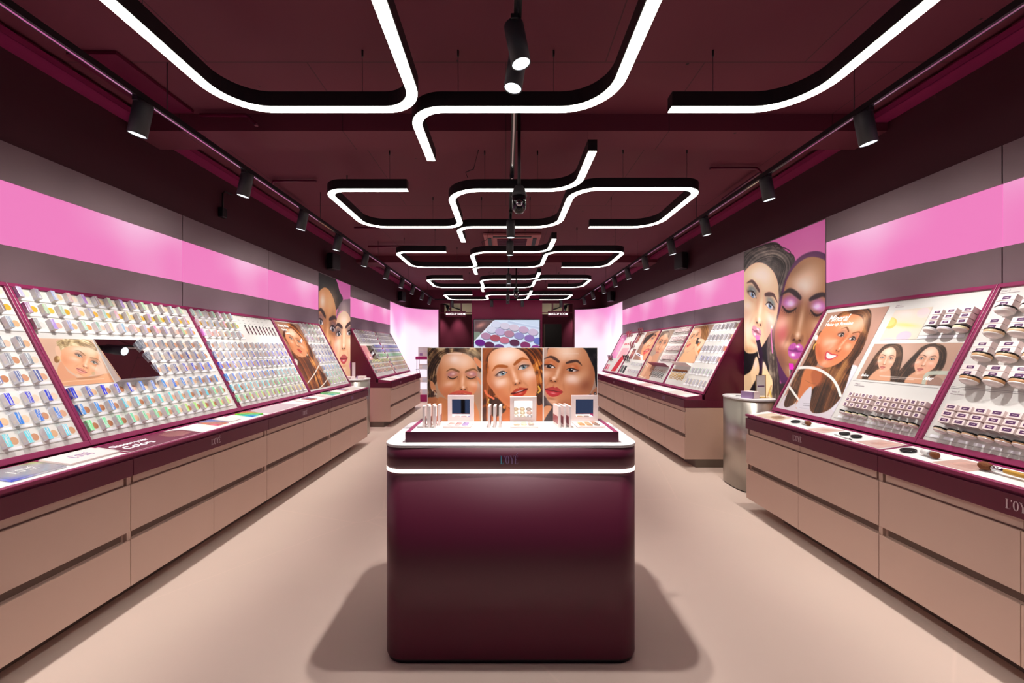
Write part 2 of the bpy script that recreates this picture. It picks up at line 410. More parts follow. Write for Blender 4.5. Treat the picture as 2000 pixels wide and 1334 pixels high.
def face(cv, eL, eR, mo, nose, skin, hi, sh, lip='b04040', lipd='7a2020', shadow='a07080', sha=.5, brow='4a3020', iris='506878',
         eyes='open', mouth='closed', look=(0, 0), blush='d08070', ba=.35, es=1., ms=1., brw=.1, gloss=.6, light=1, hl=1.):
    eL, eR, mo, nose = [np.array(p, float) for p in (eL, eR, mo, nose)]
    c = (eL+eR)/2; ex = (eR-eL)/2; ey = (c-mo)/1.9
    Mi = np.linalg.inv(np.array([[ex[0], ey[0]], [ex[1], ey[1]]]))
    A = Mi[0, 0]*(cv.X-c[0])+Mi[0, 1]*(cv.Y-c[1]); B = Mi[1, 0]*(cv.X-c[0])+Mi[1, 1]*(cv.Y-c[1])
    nv = Mi @ (nose-c); nx, ny = nv
    G = lambda x, y, rx, ry=None, rot=0, p=2: cv.g(x, y, rx, ry, rot, A, B, p)
    E = lambda x, y, rx, ry=None, rot=0, soft=.2: cv.ell(x, y, rx, ry, rot, soft, A, B)
    PL = lambda pts, soft=.05: cv.poly(pts, soft, True, A, B)
    LN = lambda pts, w, soft=.05: cv.line(pts, w, soft, True, A, B)
    sl = light
    # broad modelling of the printed portrait
    cv.mix(G(nx*.4, 1.5, 1.0, .8), hi, .55*hl)
    cv.mix(G(-1.35, -.75, .55, .32, 20)+G(1.35, -.75, .55, .32, -20), hi, .6*hl)
    cv.mix(G(0, -2.75, .4, .28), hi, .35*hl)
    cv.mix(G(-1.55, -1.25, .6, .45, 25)+G(1.55, -1.25, .6, .45, -25), blush, ba)
    cv.mix(G(-1, .12, .62, .42)+G(1, .12, .62, .42), sh, .45)
    cv.mix(G(nx*.25-.38*sl, -.2, .22, .75)+.5*G(nx*.25+.36*sl, -.1, .16, .5), sh, .42)
    cv.mix(G(nx*.5, ny*.45, .16, .6), hi, .5*hl)
    # nose
    cv.mix(G(nx-.28, ny-.12, .12, .14)+G(nx+.28, ny-.12, .12, .14), sh, .55)
    cv.mix(G(nx, ny-.30, .34, .09), sh, .8)
    cv.mix(E(nx-.2, ny-.22, .1, .055, 15, .5)+E(nx+.2, ny-.22, .1, .055, -15, .5), '3a1410', .85)
    cv.mix(G(nx, ny+.03, .15, .13), hi, .8*hl)
    cv.mix(LN([(nx-.36, ny+.02), (nx-.42, ny-.14), (nx-.32, ny-.26)], .02, .1)+LN([(nx+.36, ny+.02), (nx+.42, ny-.14), (nx+.32, ny-.26)], .02, .1), sh, .5)
    cv.mix(G(-1.02, -.32, .42, .08)+G(1.02, -.32, .42, .08), sh, .25)
    cv.mix(G(-.75, -1.45, .1, .4, -25)+G(.75, -1.45, .1, .4, 25), sh, .22)
    cv.mix(G(nx*.5, (ny-1.9)/2-.1, .07, .14), sh, .4)
    # eyes
    for sx in (-1, 1):
        cv.mix(G(sx*1.0, .27*es, .48*es, .25*es, -8*sx), shadow, sha)
        cv.mix(G(sx*1.25, .2*es, .28*es, .2*es, -15*sx), shadow, sha*.8)
        cv.mix(G(sx*.98, .25*es, .16*es, .1*es), hi, .3+.3*(eyes == 'closed'))
        e = .44*es
        if eyes == 'open' or eyes == 'down':
            o = 1 if eyes == 'open' else .55
            P = [(sx-e, -.04*es), (sx-.5*e, .14*es*o), (sx, .19*es*o), (sx+.5*e, .14*es*o), (sx+e, .0), (sx+.5*e, -.10*es), (sx, -.13*es), (sx-.5*e, -.11*es)]
            wm = PL(P)
            cv.mix(wm, 'd6cac6', 1)
            ix, iy = sx+look[0]*.22*es, .03*es+look[1]*.1
            cv.mix(E(ix, iy, .19*es, .19*es, 0, .25)*wm, iris, 1); cv.mix(E(ix, iy, .085*es, .085*es, 0, .3)*wm, '101014', 1)
            cv.mix(G(sx, .17*es, .5*es, .06*es)*wm, '402020', .85)
            cv.mix(E(ix+.06*es, iy+.07*es, .04*es, .04*es, 0, .6), 'ffffff', .95)
            top = [(sx-e*1.0*(1 if sx > 0 else 1.2), -.05*es+(.1 if sx < 0 else 0)), (sx-.5*e, .16*es*o), (sx, .21*es*o), (sx+.5*e, .16*es*o), (sx+e*(1.2 if sx > 0 else 1), -.03+(.1 if sx > 0 else 0))]
            cv.mix(LN(top, [.02, .04, .05, .04, .02], .04), '1c0c0c', .95)
            cv.mix(G(sx+sx*.42*es, .02, .16*es, .09*es, 12*sx), '3a1c18', .55); cv.mix(LN(P[4:8]+[P[0]], .012, .05), '502828', .5)
        else:
            arc = [(sx-e, .02), (sx-.5*e, -.12*es), (sx, -.17*es), (sx+.5*e, -.12*es), (sx+e, .02)]
            cv.mix(LN(arc, [.03, .05, .06, .05, .03], .05), '1a0c0c', .95)
            for k in range(9):
                t = (k-4)/4; x0 = sx+t*e*.95; y0 = -.15*es+.13*t*t
                cv.mix(LN([(x0, y0), (x0+t*.05, y0-.12*es)], .012, .03), '1a0c0c', .8)
        eb = min(es, 1.08); b = [(sx*.36, .46*eb), (sx*.75, .62*eb), (sx*1.25, .72*eb), (sx*1.75, .46*eb)]
        cv.mix(LN(b, [brw*.7, brw, brw*.75, brw*.15], .07), brow, .9)
    # mouth
    y = -1.9
    if mouth in ('closed', 'parted'):
        mv = ms*1.3
        up = [(-.72*ms, y+.02), (-.4*ms, y+.14*mv), (-.13*ms, y+.22*mv), (0, y+.17*mv), (.13*ms, y+.22*mv), (.4*ms, y+.14*mv), (.72*ms, y+.02), (.3*ms, y-.03), (0, y-.03), (-.3*ms, y-.03)]
        lo = [(-.70*ms, y), (-.35*ms, y-.03), (0, y-.05), (.35*ms, y-.03), (.70*ms, y), (.4*ms, y-.24*mv), (0, y-.34*mv), (-.4*ms, y-.24*mv)]
        cv.mix(G(0, y-.45*mv, .4, .1), sh, .6)
        cv.mix(PL(lo), lip, 1); cv.mix(PL(up), lipd, .45); cv.mix(PL(up), lip, .6)
        cv.mix(LN([(-.70*ms, y), (-.3*ms, y-.03), (0, y-.015), (.3*ms, y-.03), (.70*ms, y)], .025 if mouth == 'closed' else .06, .05), '3c0c10', .85)
        if mouth == 'parted': cv.mix(LN([(-.3*ms, y+.01), (.3*ms, y+.01)], .03, .04), 'f0e4e0', .9)
        cv.mix(G(.0, y-.18*ms, .22*ms, .05*ms), 'ffffff', gloss*.7)
    elif mouth == 'smile':
        out = [(-.85*ms, y+.15), (-.4*ms, y+.19), (0, y+.13), (.4*ms, y+.19), (.85*ms, y+.15), (.5*ms, y-.3*ms), (0, y-.46*ms), (-.5*ms, y-.3*ms)]
        inn = [(-.68*ms, y+.1), (0, y+.03), (.68*ms, y+.1), (.4*ms, y-.2*ms), (0, y-.3*ms), (-.4*ms, y-.2*ms)]
        cv.mix(PL(out), lip, 1); cv.mix(PL(inn), 'f6f0ec', 1)
        for k in range(-3, 4): cv.mix(LN([(k*.16*ms, y+.04), (k*.15*ms, y-.22*ms)], .008, .02), 'b8a8a0', .6)
        cv.mix(G(0, y-.4*ms, .2, .04), 'ffffff', .5)
        cv.mix(LN([(-.95*ms, y+.3), (-1.0*ms, y+.05), (-.9*ms, y-.2)], .03, .12)+LN([(.95*ms, y+.3), (1.0*ms, y+.05), (.9*ms, y-.2)], .03, .12), sh, .4)
    elif mouth == 'pout':
        mv = ms*1.12*np.linalg.norm(ex)/np.linalg.norm(ey)
        cv.mix(G(0, y-.62*ms, .4, .12), sh, .7)
        P = [(-.5*ms, y), (-.42*ms, y+.28*mv), (-.16*ms, y+.42*mv), (0, y+.34*mv), (.16*ms, y+.42*mv), (.42*ms, y+.28*mv), (.5*ms, y), (.36*ms, y-.36*mv), (0, y-.5*mv), (-.36*ms, y-.36*mv)]
        cv.mix(PL(P), lip, 1); cv.mix(LN([(-.45*ms, y), (-.15*ms, y-.02), (0, y+.03), (.15*ms, y-.02), (.45*ms, y)], [.02, .05, .09, .05, .02], .06), lipd, .9)
        for k in range(-3, 4):
            cv.mix(LN([(k*.11*ms, y+.08*mv), (k*.13*ms, y+.3*mv)], .012, .04), lipd, .4); cv.mix(LN([(k*.1*ms+.04, y-.08*mv), (k*.11*ms+.04, y-.4*mv)], .012, .04), lipd, .35)
        cv.mix(G(-.12*ms, y-.25*mv, .14*ms, .07)+G(.1*ms, y+.24*mv, .12*ms, .05), 'ffffff', gloss)
def canvas_obj(cv, W, Hh, name, m, parent, origin=(0, 0, 0)):
    """picture as a fine colour grid W x Hh metres in local x (right), y (up)"""
    nx, ny = cv.nx, cv.ny
    x = np.linspace(0, W, nx)+origin[0]; y = np.linspace(Hh, 0, ny)+origin[1]
    X, Y = np.meshgrid(x, y); V = np.stack([X, Y, np.full_like(X, origin[2])], -1).reshape(-1, 3)
    i = np.arange(ny-1)[:, None]*nx+np.arange(nx-1)[None, :]
    F = np.stack([i, i+nx, i+nx+1, i+1], -1).reshape(-1, 4)
    me = bpy.data.meshes.new(name)
    me.from_pydata(V.tolist(), [], F.tolist()); me.update()
    a = me.color_attributes.new('Col', 'FLOAT_COLOR', 'POINT')
    c = np.clip(cv.c, 0, 1).reshape(-1, 3); l = np.where(c <= .04045, c/12.92, ((c+.055)/1.055)**2.4)
    a.data.foreach_set('color', np.concatenate([l, np.ones((len(l), 1))], 1).ravel())
    me.materials.append(M[m])
    o = bpy.data.objects.new(name, me); COL.objects.link(o)
    if parent is not None: o.parent = parent
    return o
# ================================================================= the room
def sb(name, args, m, bevel=0):
    b = MB()
    for a in args: b.box(*a, m)
    return struct(b.build(name, bevel=bevel))
Y0 = -2.2
f = MB(); f.box(XL-1.2, XR+1.2, Y0, 15.2, -.1, 0, 'floor_resin'); struct(f.build('floor'))
c = MB(); c.box(XL-.2, XR+.2, Y0, YB+.1, ZC, ZC+.12, 'ceiling_paint')
struct(c.build('ceiling'))
# side walls: behind the panels and above them
for s, nm in ((-1, 'wall_left'), (1, 'wall_right')):
    X = side_x(s); b = MB()
    x0, x1 = sorted((X, X+s*.14))
    b.box(x0, x1, Y0, 9.93, 0, ZP0, 'maroon_wall'); b.box(x0, x1, Y0, YB+.1, ZG, ZC, 'maroon_wall_shaded')
    xb0, xb1 = sorted((X+s*.06, X+s*.14)); b.box(xb0, xb1, Y0, 9.93, ZP0, ZG, 'maroon_wall')
    b.box(*sorted((X, X+s*.14)), 9.93, YB+.1, 0, .06, 'maroon_wall')
    struct(b.build(nm))
# beams
b = MB(); b.box(XL, XR, 3.05, 3.34, 3.12, ZC, 'ceiling_paint'); struct(b.build('trim_1'))
b = MB(); b.box(XL, XR, 7.70, 8.1, 3.12, ZC, 'ceiling_paint'); struct(b.build('trim_2'))
# brushed grey cladding under and over the light band
segL = [(0.975, 2.265), (2.265, 3.555), (3.555, 4.845), (4.845, 6.135), (7.39, 8.66), (8.66, 9.93)]
segR = [(1.048, 2.336), (2.336, 3.624), (4.87, 6.14), (6.14, 7.41), (7.41, 8.68), (8.68, 9.95)]
k = 3
for s, segs in ((-1, segL), (1, segR)):
    X = side_x(s); b = MB()
    for (a, e) in segs+[(-.3, segs[0][0])]:
        for z0, z1 in ((1.78, ZP0), (ZP1, ZG)):
            x0, x1 = sorted((X-s*.012, X+s*.004)); b.box(x0, x1, a+.003, e-.003, z0, z1, 'grey_panel')
    struct(b.build('trim_%d' % k)); k += 1
# light band panels, one per bay
n = 0
for s, segs in ((-1, segL), (1, segR)):
    X = side_x(s)
    for i, (a, e) in enumerate([(-.3, segs[0][0])]+segs):
        ll = e-a-.006
        t = thing('light_panel', '', 'light panel', (X-s*.004, a+.003, ZP0+.002), 'backlit pink panels of the side walls')
        b = MB(); x0, x1 = sorted((-s*.006, s*.02)); b.box(x0, x1, 0, ll, 0, ZP1-ZP0-.004, 'pink_glow'); b.build('diffuser', t)
        b = MB(); x0, x1 = sorted((s*.02, s*.055)); b.box(x0, x1, 0, ll, 0, ZP1-ZP0-.004, 'black'); b.build('housing', t)
        side = 'left' if s < 0 else 'right'
        if i == 0: t['label'] = 'pink glowing wall panel, nearest to the camera on the %s wall' % side
        elif i <= (4 if s < 0 else 2): t['label'] = 'pink glowing wall panel over the near %s make-up wall, %s from the camera end' % (side, ORD[i])
        else: t['label'] = 'pink glowing wall panel over the far %s make-up wall, %s beyond the tall portrait' % (side, ORD[i-(5 if s < 0 else 3)])
# curved luminous corner walls
for s in (-1, 1):
    X = side_x(s); side = 'left' if s < 0 else 'right'; y0 = 9.955
    xe = -2.046 if s < 0 else 2.086; yc = 11.2
    pts = [(X, y0), (X, yc)]
    arc = [(X, yc)]
    R = abs(X-xe)
    for i in range(1, 13):
        a = PI/2*i/12; arc.append((X-s*R*(1-math.cos(a)), yc+(12.14-yc)*math.sin(a)))
    t = thing('light_wall', 'tall curved pink to white glowing wall in the far %s corner' % side, 'light wall', (0, 0, 0))
    for nm, path in (('straight_panel', pts), ('curved_panel', arc)):
        out = [(x-s*0, y) for x, y in path]
        back = [(x+s*.05, y+(.05 if nm == 'curved_panel' else 0)) for x, y in path][::-1]
        b = MB(); nn = len(path)
        vs = [(x, y, z) for z in (.07, ZG) for x, y in path]
        b.add(vs, [(i, i+1, nn+i+1, nn+i) for i in range(nn-1)], 'pink_wall_glow', smooth=True)
        bk = [(x, y, z) for z in (.07, ZG) for x, y in back]
        b.add(bk, [(i, i+1, nn+i+1, nn+i) for i in range(nn-1)], 'black')
        b.add(vs[nn:]+bk[nn:], [tuple(range(2*nn))], 'black')
        b.build(nm, t, recalc=False)
    b = MB(); b.tube([(xe, 12.14, .07), (xe, 12.14, ZG)], .012, 'maroon'); b.build('edge_profile', t)
    b = MB()
    for x, y in path: pass
    b.tube([(x, y+.01, ZG+.006) for x, y in pts+arc[1:]], .01, 'grey_panel'); b.build('top_profile', t)
    b = MB(); b.tube([(x, y+.02, .035) for x, y in pts+arc[1:]], .032, 'beige_dark'); b.build('base_profile', t)
# far wall: solid middle, two openings to the make-up rooms
Yb = YB
xs = [XL, -2.03, -1.04, 1.115, 2.07, XR]
b = MB()
b.box(XL-.14, xs[1], Yb, Yb+.14, 0, ZC, 'maroon_wall'); b.box(xs[2], xs[3], Yb, Yb+.14, 0, ZC, 'maroon_back'); b.box(xs[4], XR+.14, Yb, Yb+.14, 0, ZC, 'maroon_wall')
b.box(xs[1], xs[2], Yb, Yb+.14, 2.86, ZC, 'maroon_wall'); b.box(xs[3], xs[4], Yb, Yb+.14, 2.86, ZC, 'maroon_wall')
struct(b.build('wall_back'))
# soffit bulkhead over the far light walls
for i, (x0, x1, sd) in enumerate(((xs[1], xs[2], 'left'), (xs[3], xs[4], 'right'))):
    # room behind the opening
    b = MB(); b.box(x0-.9, x1+.9, 15.0, 15.1, 0, 4.2, 'dark_room'); b.box(x0-.9, x0-.8, Yb+.15, 15.0, 0, 4.2, 'dark_room'); b.box(x1+.8, x1+.9, Yb+.15, 15.0, 0, 4.2, 'dark_room')
    b.box(x0-.8, x1+.8, Yb+.15, 15.0, 4.1, 4.2, 'dark_room'); struct(b.build('wall_room_%s' % sd))
    # transom panes with mullions
    W = x1-x0
    b = MB(); fr = .035
    b.box(x0, x1, Yb+.02, Yb+.09, 2.555, 2.575, 'maroon'); b.box(x0, x1, Yb+.02, Yb+.09, 2.85, 2.86, 'maroon')
    for q in (1/3, 2/3): xx = x0+W*q; b.box(xx-.022, xx+.022, Yb+.02, Yb+.09, 2.575, 2.85, 'maroon')
    struct(b.build('window_%d' % (i+1)))
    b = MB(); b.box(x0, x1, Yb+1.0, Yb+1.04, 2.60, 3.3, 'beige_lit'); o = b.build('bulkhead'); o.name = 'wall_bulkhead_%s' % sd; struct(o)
    t = thing('hanging_sign', 'maroon sign reading MAKE-UP ROOM in white over the %s opening at the back' % sd, 'sign', ((x0+x1)/2, Yb-.02, 2.52))
    b = MB(); b.box(-.31, .31, -.012, .012, -.085, .085, 'maroon'); b.build('sign_board', t, bevel=.004)
    text_obj('MAKE-UP ROOM', .093, 'white_letter', t, frame((0, -.0135, -.034), (1, 0, 0), (0, 0, 1)), xs=.86, bold=.003, align='CENTER')
    # spotlight and track seen through the transom
    t = thing('track_spotlight', 'black spotlight on a slanting track inside the %s make-up room' % sd, 'spotlight', ((x0+.12 if i == 0 else x1-.12), Yb+.6, 2.75))
    sg = 1 if i == 0 else -1
    b = MB(); b.tube([(-sg*.15, 0, .16), (sg*.55, .5, -.05)], .022, 'black'); b.build('track', t)
    b = MB(); b.tube([(sg*.02, 0, .08), (sg*.1, -.02, -.10)], .05, 'black', 14); b.build('lamp_body', t)
    b = MB(); b.tube([(sg*.1, -.02, -.10), (sg*.104, -.021, -.108)], .042, 'lens_glow', 14); b.build('lens', t)
b = MB(); b.box(1.47, 2.08, 14.9, 14.96, 0, 2.38, 'door_dark'); b.box(1.41, 1.47, 14.88, 14.97, 0, 2.38, 'beige_dark'); b.box(2.08, 2.12, 14.88, 14.97, 0, 2.42, 'dark_room'); b.box(1.41, 2.08, 14.88, 14.97, 2.38, 2.42, 'dark_room')
o = b.build('door_1'); struct(o)
# downlights of the make-up rooms wash their back wall in rounded pools
for x in (-2.46, -1.80, 2.56):
    l = bpy.data.lights.new('downlight', 'SPOT'); l.energy = 75; l.color = (1, .8, .82); l.spot_size = 1.0; l.spot_blend = 1; l.shadow_soft_size = .05
    o = bpy.data.objects.new('downlight', l); COL.objects.link(o); o.location = (x, 14.68, 2.98); o.rotation_euler = (math.radians(10), 0, 0)
l = bpy.data.lights.new('room_light', 'AREA'); l.energy = 5; l.size = .8; l.color = (1, .9, .8)
for x in (-1.55, 1.6):
    o = bpy.data.objects.new('room_light', l); COL.objects.link(o); o.location = (x, Yb+.5, 2.35); o.rotation_euler = (math.radians(180-35), 0, 0)
# shop front behind the camera
b = MB(); b.box(XL-.14, XR+.14, Y0-.1, Y0, 2.9, ZC, 'maroon_wall'); b.box(XL-.14, XL+.25, Y0-.1, Y0, 0, 2.9, 'maroon_wall'); b.box(XR-.25, XR+.14, Y0-.1, Y0, 0, 2.9, 'maroon_wall')
struct(b.build('wall_front'))
b = MB()
for x in (XL+.25, -1.0, 1.0, XR-.31): b.box(x, x+.06, Y0-.08, Y0-.02, 0, 2.9, 'charcoal')
struct(b.build('window_3'))
# ---- television
t = thing('television', 'wide wall television showing a make-up palette, behind the island', 'television', (-.966, YB-.055, 1.21))
b = MB(); b.box(-.02, 2.01, -.03, .05, -.02, 1.14, 'black_gloss'); b.build('bezel', t, bevel=.004)
q = [(540, 415), (1333, 415), (1333, 870), (540, 870)]
cv = Cv(q, 260, 150, 'cfdcf2')
cv.mix(cv.poly([(540, 415), (790, 415), (560, 660), (540, 680)], 3, False), '5a3f44'); cv.mix(cv.g(620, 480, 60, 28, -25), 'c08078')
cv.mix(cv.poly([(540, 560), (600, 560), (640, 600), (540, 700)], 3, False), '8aa08c', .8)
cv.mix(cv.poly([(790, 415), (545, 690), (545, 870), (1333, 870), (1333, 500), (960, 415)], 3, False), 'dbe6fb')
cv.mix(cv.line([(960, 440), (1333, 520)], 12, 4, False), 'c3cfe9'); cv.mix(cv.line([(780, 430), (548, 680)], 9, 3, False), 'eef3ff')
pans = [(810, 470, 'd6d8ee'), (915, 490, 'd9cfe2'), (1025, 510, 'd8c6d8'), (1140, 535, 'caa6c4'), (1255, 565, 'd0bcd6'), (750, 535, 'd6d6ea'), (855, 562, 'c2acd4'), (965, 585, 'b9849c'), (1085, 610, '9a90c8'), (1210, 640, '8f6ab4'), (1320, 675, '6c78c4'),
        (685, 612, 'b888a8'), (795, 638, 'b05060'), (908, 665, 'c87088'), (1030, 695, '5c2848'), (1160, 725, '883066'), (1290, 765, '8a2f88'), (612, 695, '6a1a86'), (725, 725, '5a1f4a'), (845, 755, '6e3f80'), (970, 790, 'c04a62'), (1110, 825, '7c4a9c'), (640, 810, '46205a'), (770, 850, 'b0687c')]
for x, y, c in pans:
    cv.mix(cv.ell(x+2, y+6, 63, 44, 8, .06), '3c3a58', .6); cv.mix(cv.ell(x, y, 60, 41, 8, .05), c)
canvas_obj(cv, 1.99, 1.12, 'screen', 'screen', t, (0, 0, 0)).matrix_local = frame((0, -.032, 0), (1, 0, 0), (0, 0, 1))
# ---- cable trays along both walls
for s, nm in ((-1, 'left'), (1, 'right')):
    X = side_x(s)
    b = MB(); L = YB-.1
    x0, x1 = sorted((X, X-s*.14)); b.box(x0+.001, x1-.001, -.5, L, 3.184, 3.192, 'maroon_frame'); xx = X-s*.14; a, e = sorted((xx, xx+s*.006)); b.box(a, e, -.5, L, 3.184, 3.225, 'maroon_frame')
    y = -.3
    while y < L-.2:   # rungs standing proud of the tray lip
        b.box(a-.002, e+.002, y, y+.11, 3.222, 3.232, 'maroon'); y += .17
    tag(b.build('cable_tray'), 'maroon perforated cable tray along the top of the %s wall' % nm, 'cable tray')
# ---- conduits and small services on the ceiling
def pipe(pts, r, label, m='maroon', name='conduit_pipe', cat='pipe'):
    b = MB(); b.tube(pts, r, m, 8); return tag(b.build(name), label, cat)
pipe([(-2.2, 5.78, 3.21), (-.1, 5.78, 3.21), (-.04, 5.8, 3.21), (-.01, 5.86, 3.21)], .014, 'thin maroon conduit crossing the ceiling before the air conditioner')
pipe([(-2.35, 6.8, 3.2), (-1.5, 6.8, 3.2)], .018, 'short maroon pipe on the ceiling left of the air conditioner')
pipe([(-2.3, 3.0, 3.21), (-1.95, 3.0, 3.21), (-1.88, 3.0, 3.14), (-1.88, 3.0, 3.13)], .014, 'bent maroon conduit dropping beside the first beam on the left')
pipe([(2.0, 3.9, 3.22), (2.45, 3.9, 3.22), (2.5, 3.9, 3.18), (2.5, 4.6, 3.18)], .014, 'bent maroon conduit on the ceiling above the right track')
pipe([(-2.0, 4.2, 3.22), (-2.45, 4.2, 3.22), (-2.5, 4.25, 3.18), (-2.5, 4.9, 3.18)], .014, 'bent maroon conduit on the ceiling above the left track')
b = MB(); b.box(-2.95+.3, -2.35, 2.4, 3.0, 3.225, 3.245, 'maroon'); 
tag(b.build('junction_box'), 'flat maroon box on the ceiling above the left track', 'junction box')
# air conditioner cassette
t = thing('ceiling_air_conditioner', 'square pinkish ceiling air conditioner in the middle of the ceiling', 'air conditioner', (.1, 6.6, 3.235))
b = MB(); b.box(-.45, .45, -.45, .45, -.03, .01, 'ac_panel'); b.build('grille_frame', t, bevel=.01)
b = MB()
for i in range(9): b.box(-.24, .24, -.24+i*.06, -.22+i*.06, -.042, -.03, 'maroon')
b.build('intake_grille', t)
for i, (x, y, sx, sy) in enumerate(((0, -.36, .3, .03), (0, .36, .3, .03), (-.36, 0, .03, .3), (.36, 0, .03, .3))):
    b = MB(); b.box(x-sx, x+sx, y-sy, y+sy, -.038, -.03, 'black'); b.build('louvre', t)
# ================================================================= pendant strips
ZS = 2.89; SH = .09; SW = .030
def fillet(pts, rad):
    out = [Vector(pts[0])]
    for i in range(1, len(pts)-1):
        p, a, b = Vector(pts[i]), Vector(pts[i-1]), Vector(pts[i+1]); r = rad[i-1]
        d0 = (a-p).normalized(); d1 = (b-p).normalized()
        s, e = p+d0*r, p+d1*r; c = p+d0*r+d1*r
        for k in range(13):
            t = PI/2*k/12
            out.append(c-d1*r*math.cos(t)-d0*r*math.sin(t))
    out.append(Vector(pts[-1])); return out
def ribbon(path, w, z0, z1, m, name, parent, skip_bottom=False):
    L, R = [], []
    for i, p in enumerate(path):
        d = (path[min(i+1, len(path)-1)]-path[max(i-1, 0)]).normalized(); nn = Vector((-d.y, d.x))
        L.append(p+nn*w); R.append(p-nn*w)
    n = len(path); vs = [(p.x, p.y, z0) for p in L]+[(p.x, p.y, z0) for p in R]+[(p.x, p.y, z1) for p in L]+[(p.x, p.y, z1) for p in R]
    fs = []
    for i in range(n-1):
        fs += [(i, i+1, n+i+1, n+i), (2*n+i, 3*n+i, 3*n+i+1, 2*n+i+1), (i, 2*n+i, 2*n+i+1, i+1), (n+i, n+i+1, 3*n+i+1, 3*n+i)]
    fs += [(0, n, 3*n, 2*n), (n-1, 3*n-1, 4*n-1, 2*n-1)]
    b = MB(); b.add(vs, fs, m); return b.build(name, parent)
K = .96
S1 = [(-.93, 3.77), (-1.715, 3.77), (-1.715, 4.92), (-.547, 4.92), (-.547, 3.77), (.66, 3.77), (.66, 3.03)]
S2 = [(-.595, 5.60), (-.595, 4.92), (.64, 4.92), (.64, 3.74), (1.837, 3.74), (1.837, 4.92), (1.03, 4.92)]
R1 = [.18, .26, .2, .3, .26]; R2 = [.2, .3, .26, .17, .3]
WP = {0: [(-1.1, 3.77), (-1.715, 4.3), (-.9, 4.92), (-.2, 3.77), (.3, 3.77), (.66, 3.2)], 1: [(-.3, 4.92), (.3, 4.92), (1.1, 3.74), (1.7, 3.74), (1.3, 4.92)]}
for pat in range(5):
    for j, (S, R) in enumerate(((S1, R1), (S2, R2))):
        off = (pat-1)*2.42
        pts = [((x)*K, (y+off)*K) for x, y in S]
        if pat == 4 and j == 1: pts = [(.38, pts[1][1])]+pts[2:]; R = R[1:]
        if pat == 0 and j == 0: lab = 'nearest looping pendant strip, its loop leaving the picture at the top left'
        elif pat == 0: lab = 'nearest looping pendant strip on the right with a blunt black end'
        else:
            lab = 'looping pendant light strip, %s row from the camera, %s' % (ORD[pat], 'open loop on the left side' if j == 0 else 'open loop on the right side')
        t = thing('pendant_light_strip', lab, 'pendant light', (pts[0][0], pts[0][1], ZS), 'looping pendant light strips under the ceiling')
        path = fillet([(x-pts[0][0], y-pts[0][1]) for x, y in pts], [r*K for r in R])
        ribbon(path, SW+.004, .004, SH, 'black', 'housing', t)
        ribbon(path, SW, 0, .006, 'strip_glow', 'diffuser', t)
        for (x, y) in WP[j]:
            x, y = x*K-pts[0][0], (y+off)*K-pts[0][1]
            if not -.4 < y+pts[0][1] < YB: continue
            b = MB(); b.tube([(x, y, SH-.004), (x, y, ZC-ZS-.035)], .0016, 'wire', 5)
            b.tube([(x, y, ZC-ZS-.04), (x, y, ZC-ZS-.001)], .006, 'black', 8); b.build('suspension_wire', t)
        if j == 0 and pat > 0:
            b = MB(); b.tube([(path[-8].x-.9, path[-8].y+.02, SH), (path[-8].x-.92, path[-8].y+.02, SH+.05), (path[-8].x-.85, path[-8].y+.02, SH+.08), (path[-8].x-.8, path[-8].y+.02, ZC-ZS)], .004, 'black', 6); b.build('power_cable', t)
# ================================================================= tracks and spotlights
ZT = 2.905
def track(x0, y0, x1, y1, label, ZT=2.905):
    b = MB(); hx = .018
    if abs(x1-x0) < 1e-6: b.box(x0-hx, x0+hx, y0, y1, ZT, ZT+.035, 'black'); b.box(x0-.006, x0+.006, y0+.01, y1-.01, ZT-.002, ZT+.002, 'chrome')
    else: b.box(x0, x1, y0-hx, y0+hx, ZT, ZT+.035, 'black')
    t = thing('lighting_track', label, 'lighting track')
    b.build('rail', t)
    n = max(2, int((abs(y1-y0)+abs(x1-x0))/1.9))
    for i in range(n):
        q = (i+.5)/n; x = x0+(x1-x0)*q; y = y0+(y1-y0)*q
        b = MB(); b.tube([(x, y, ZT+.033), (x, y, ZC)], .003, 'wire', 6); b.build('hanger_rod', t)
XT = {-1: -2.13, 1: 2.19}
track(XT[-1], -.6, XT[-1], 11.82, 'long black lighting track above the left wall displays')
track(XT[1], -.6, XT[1], 11.82, 'long black lighting track above the right wall displays')
track(.055, -.6, .055, 11.75, 'black lighting track down the middle of the ceiling', 3.0)
track(XT[-1]+.02, 11.85, XT[1]-.02, 11.85, 'black lighting track crossing in front of the back wall')
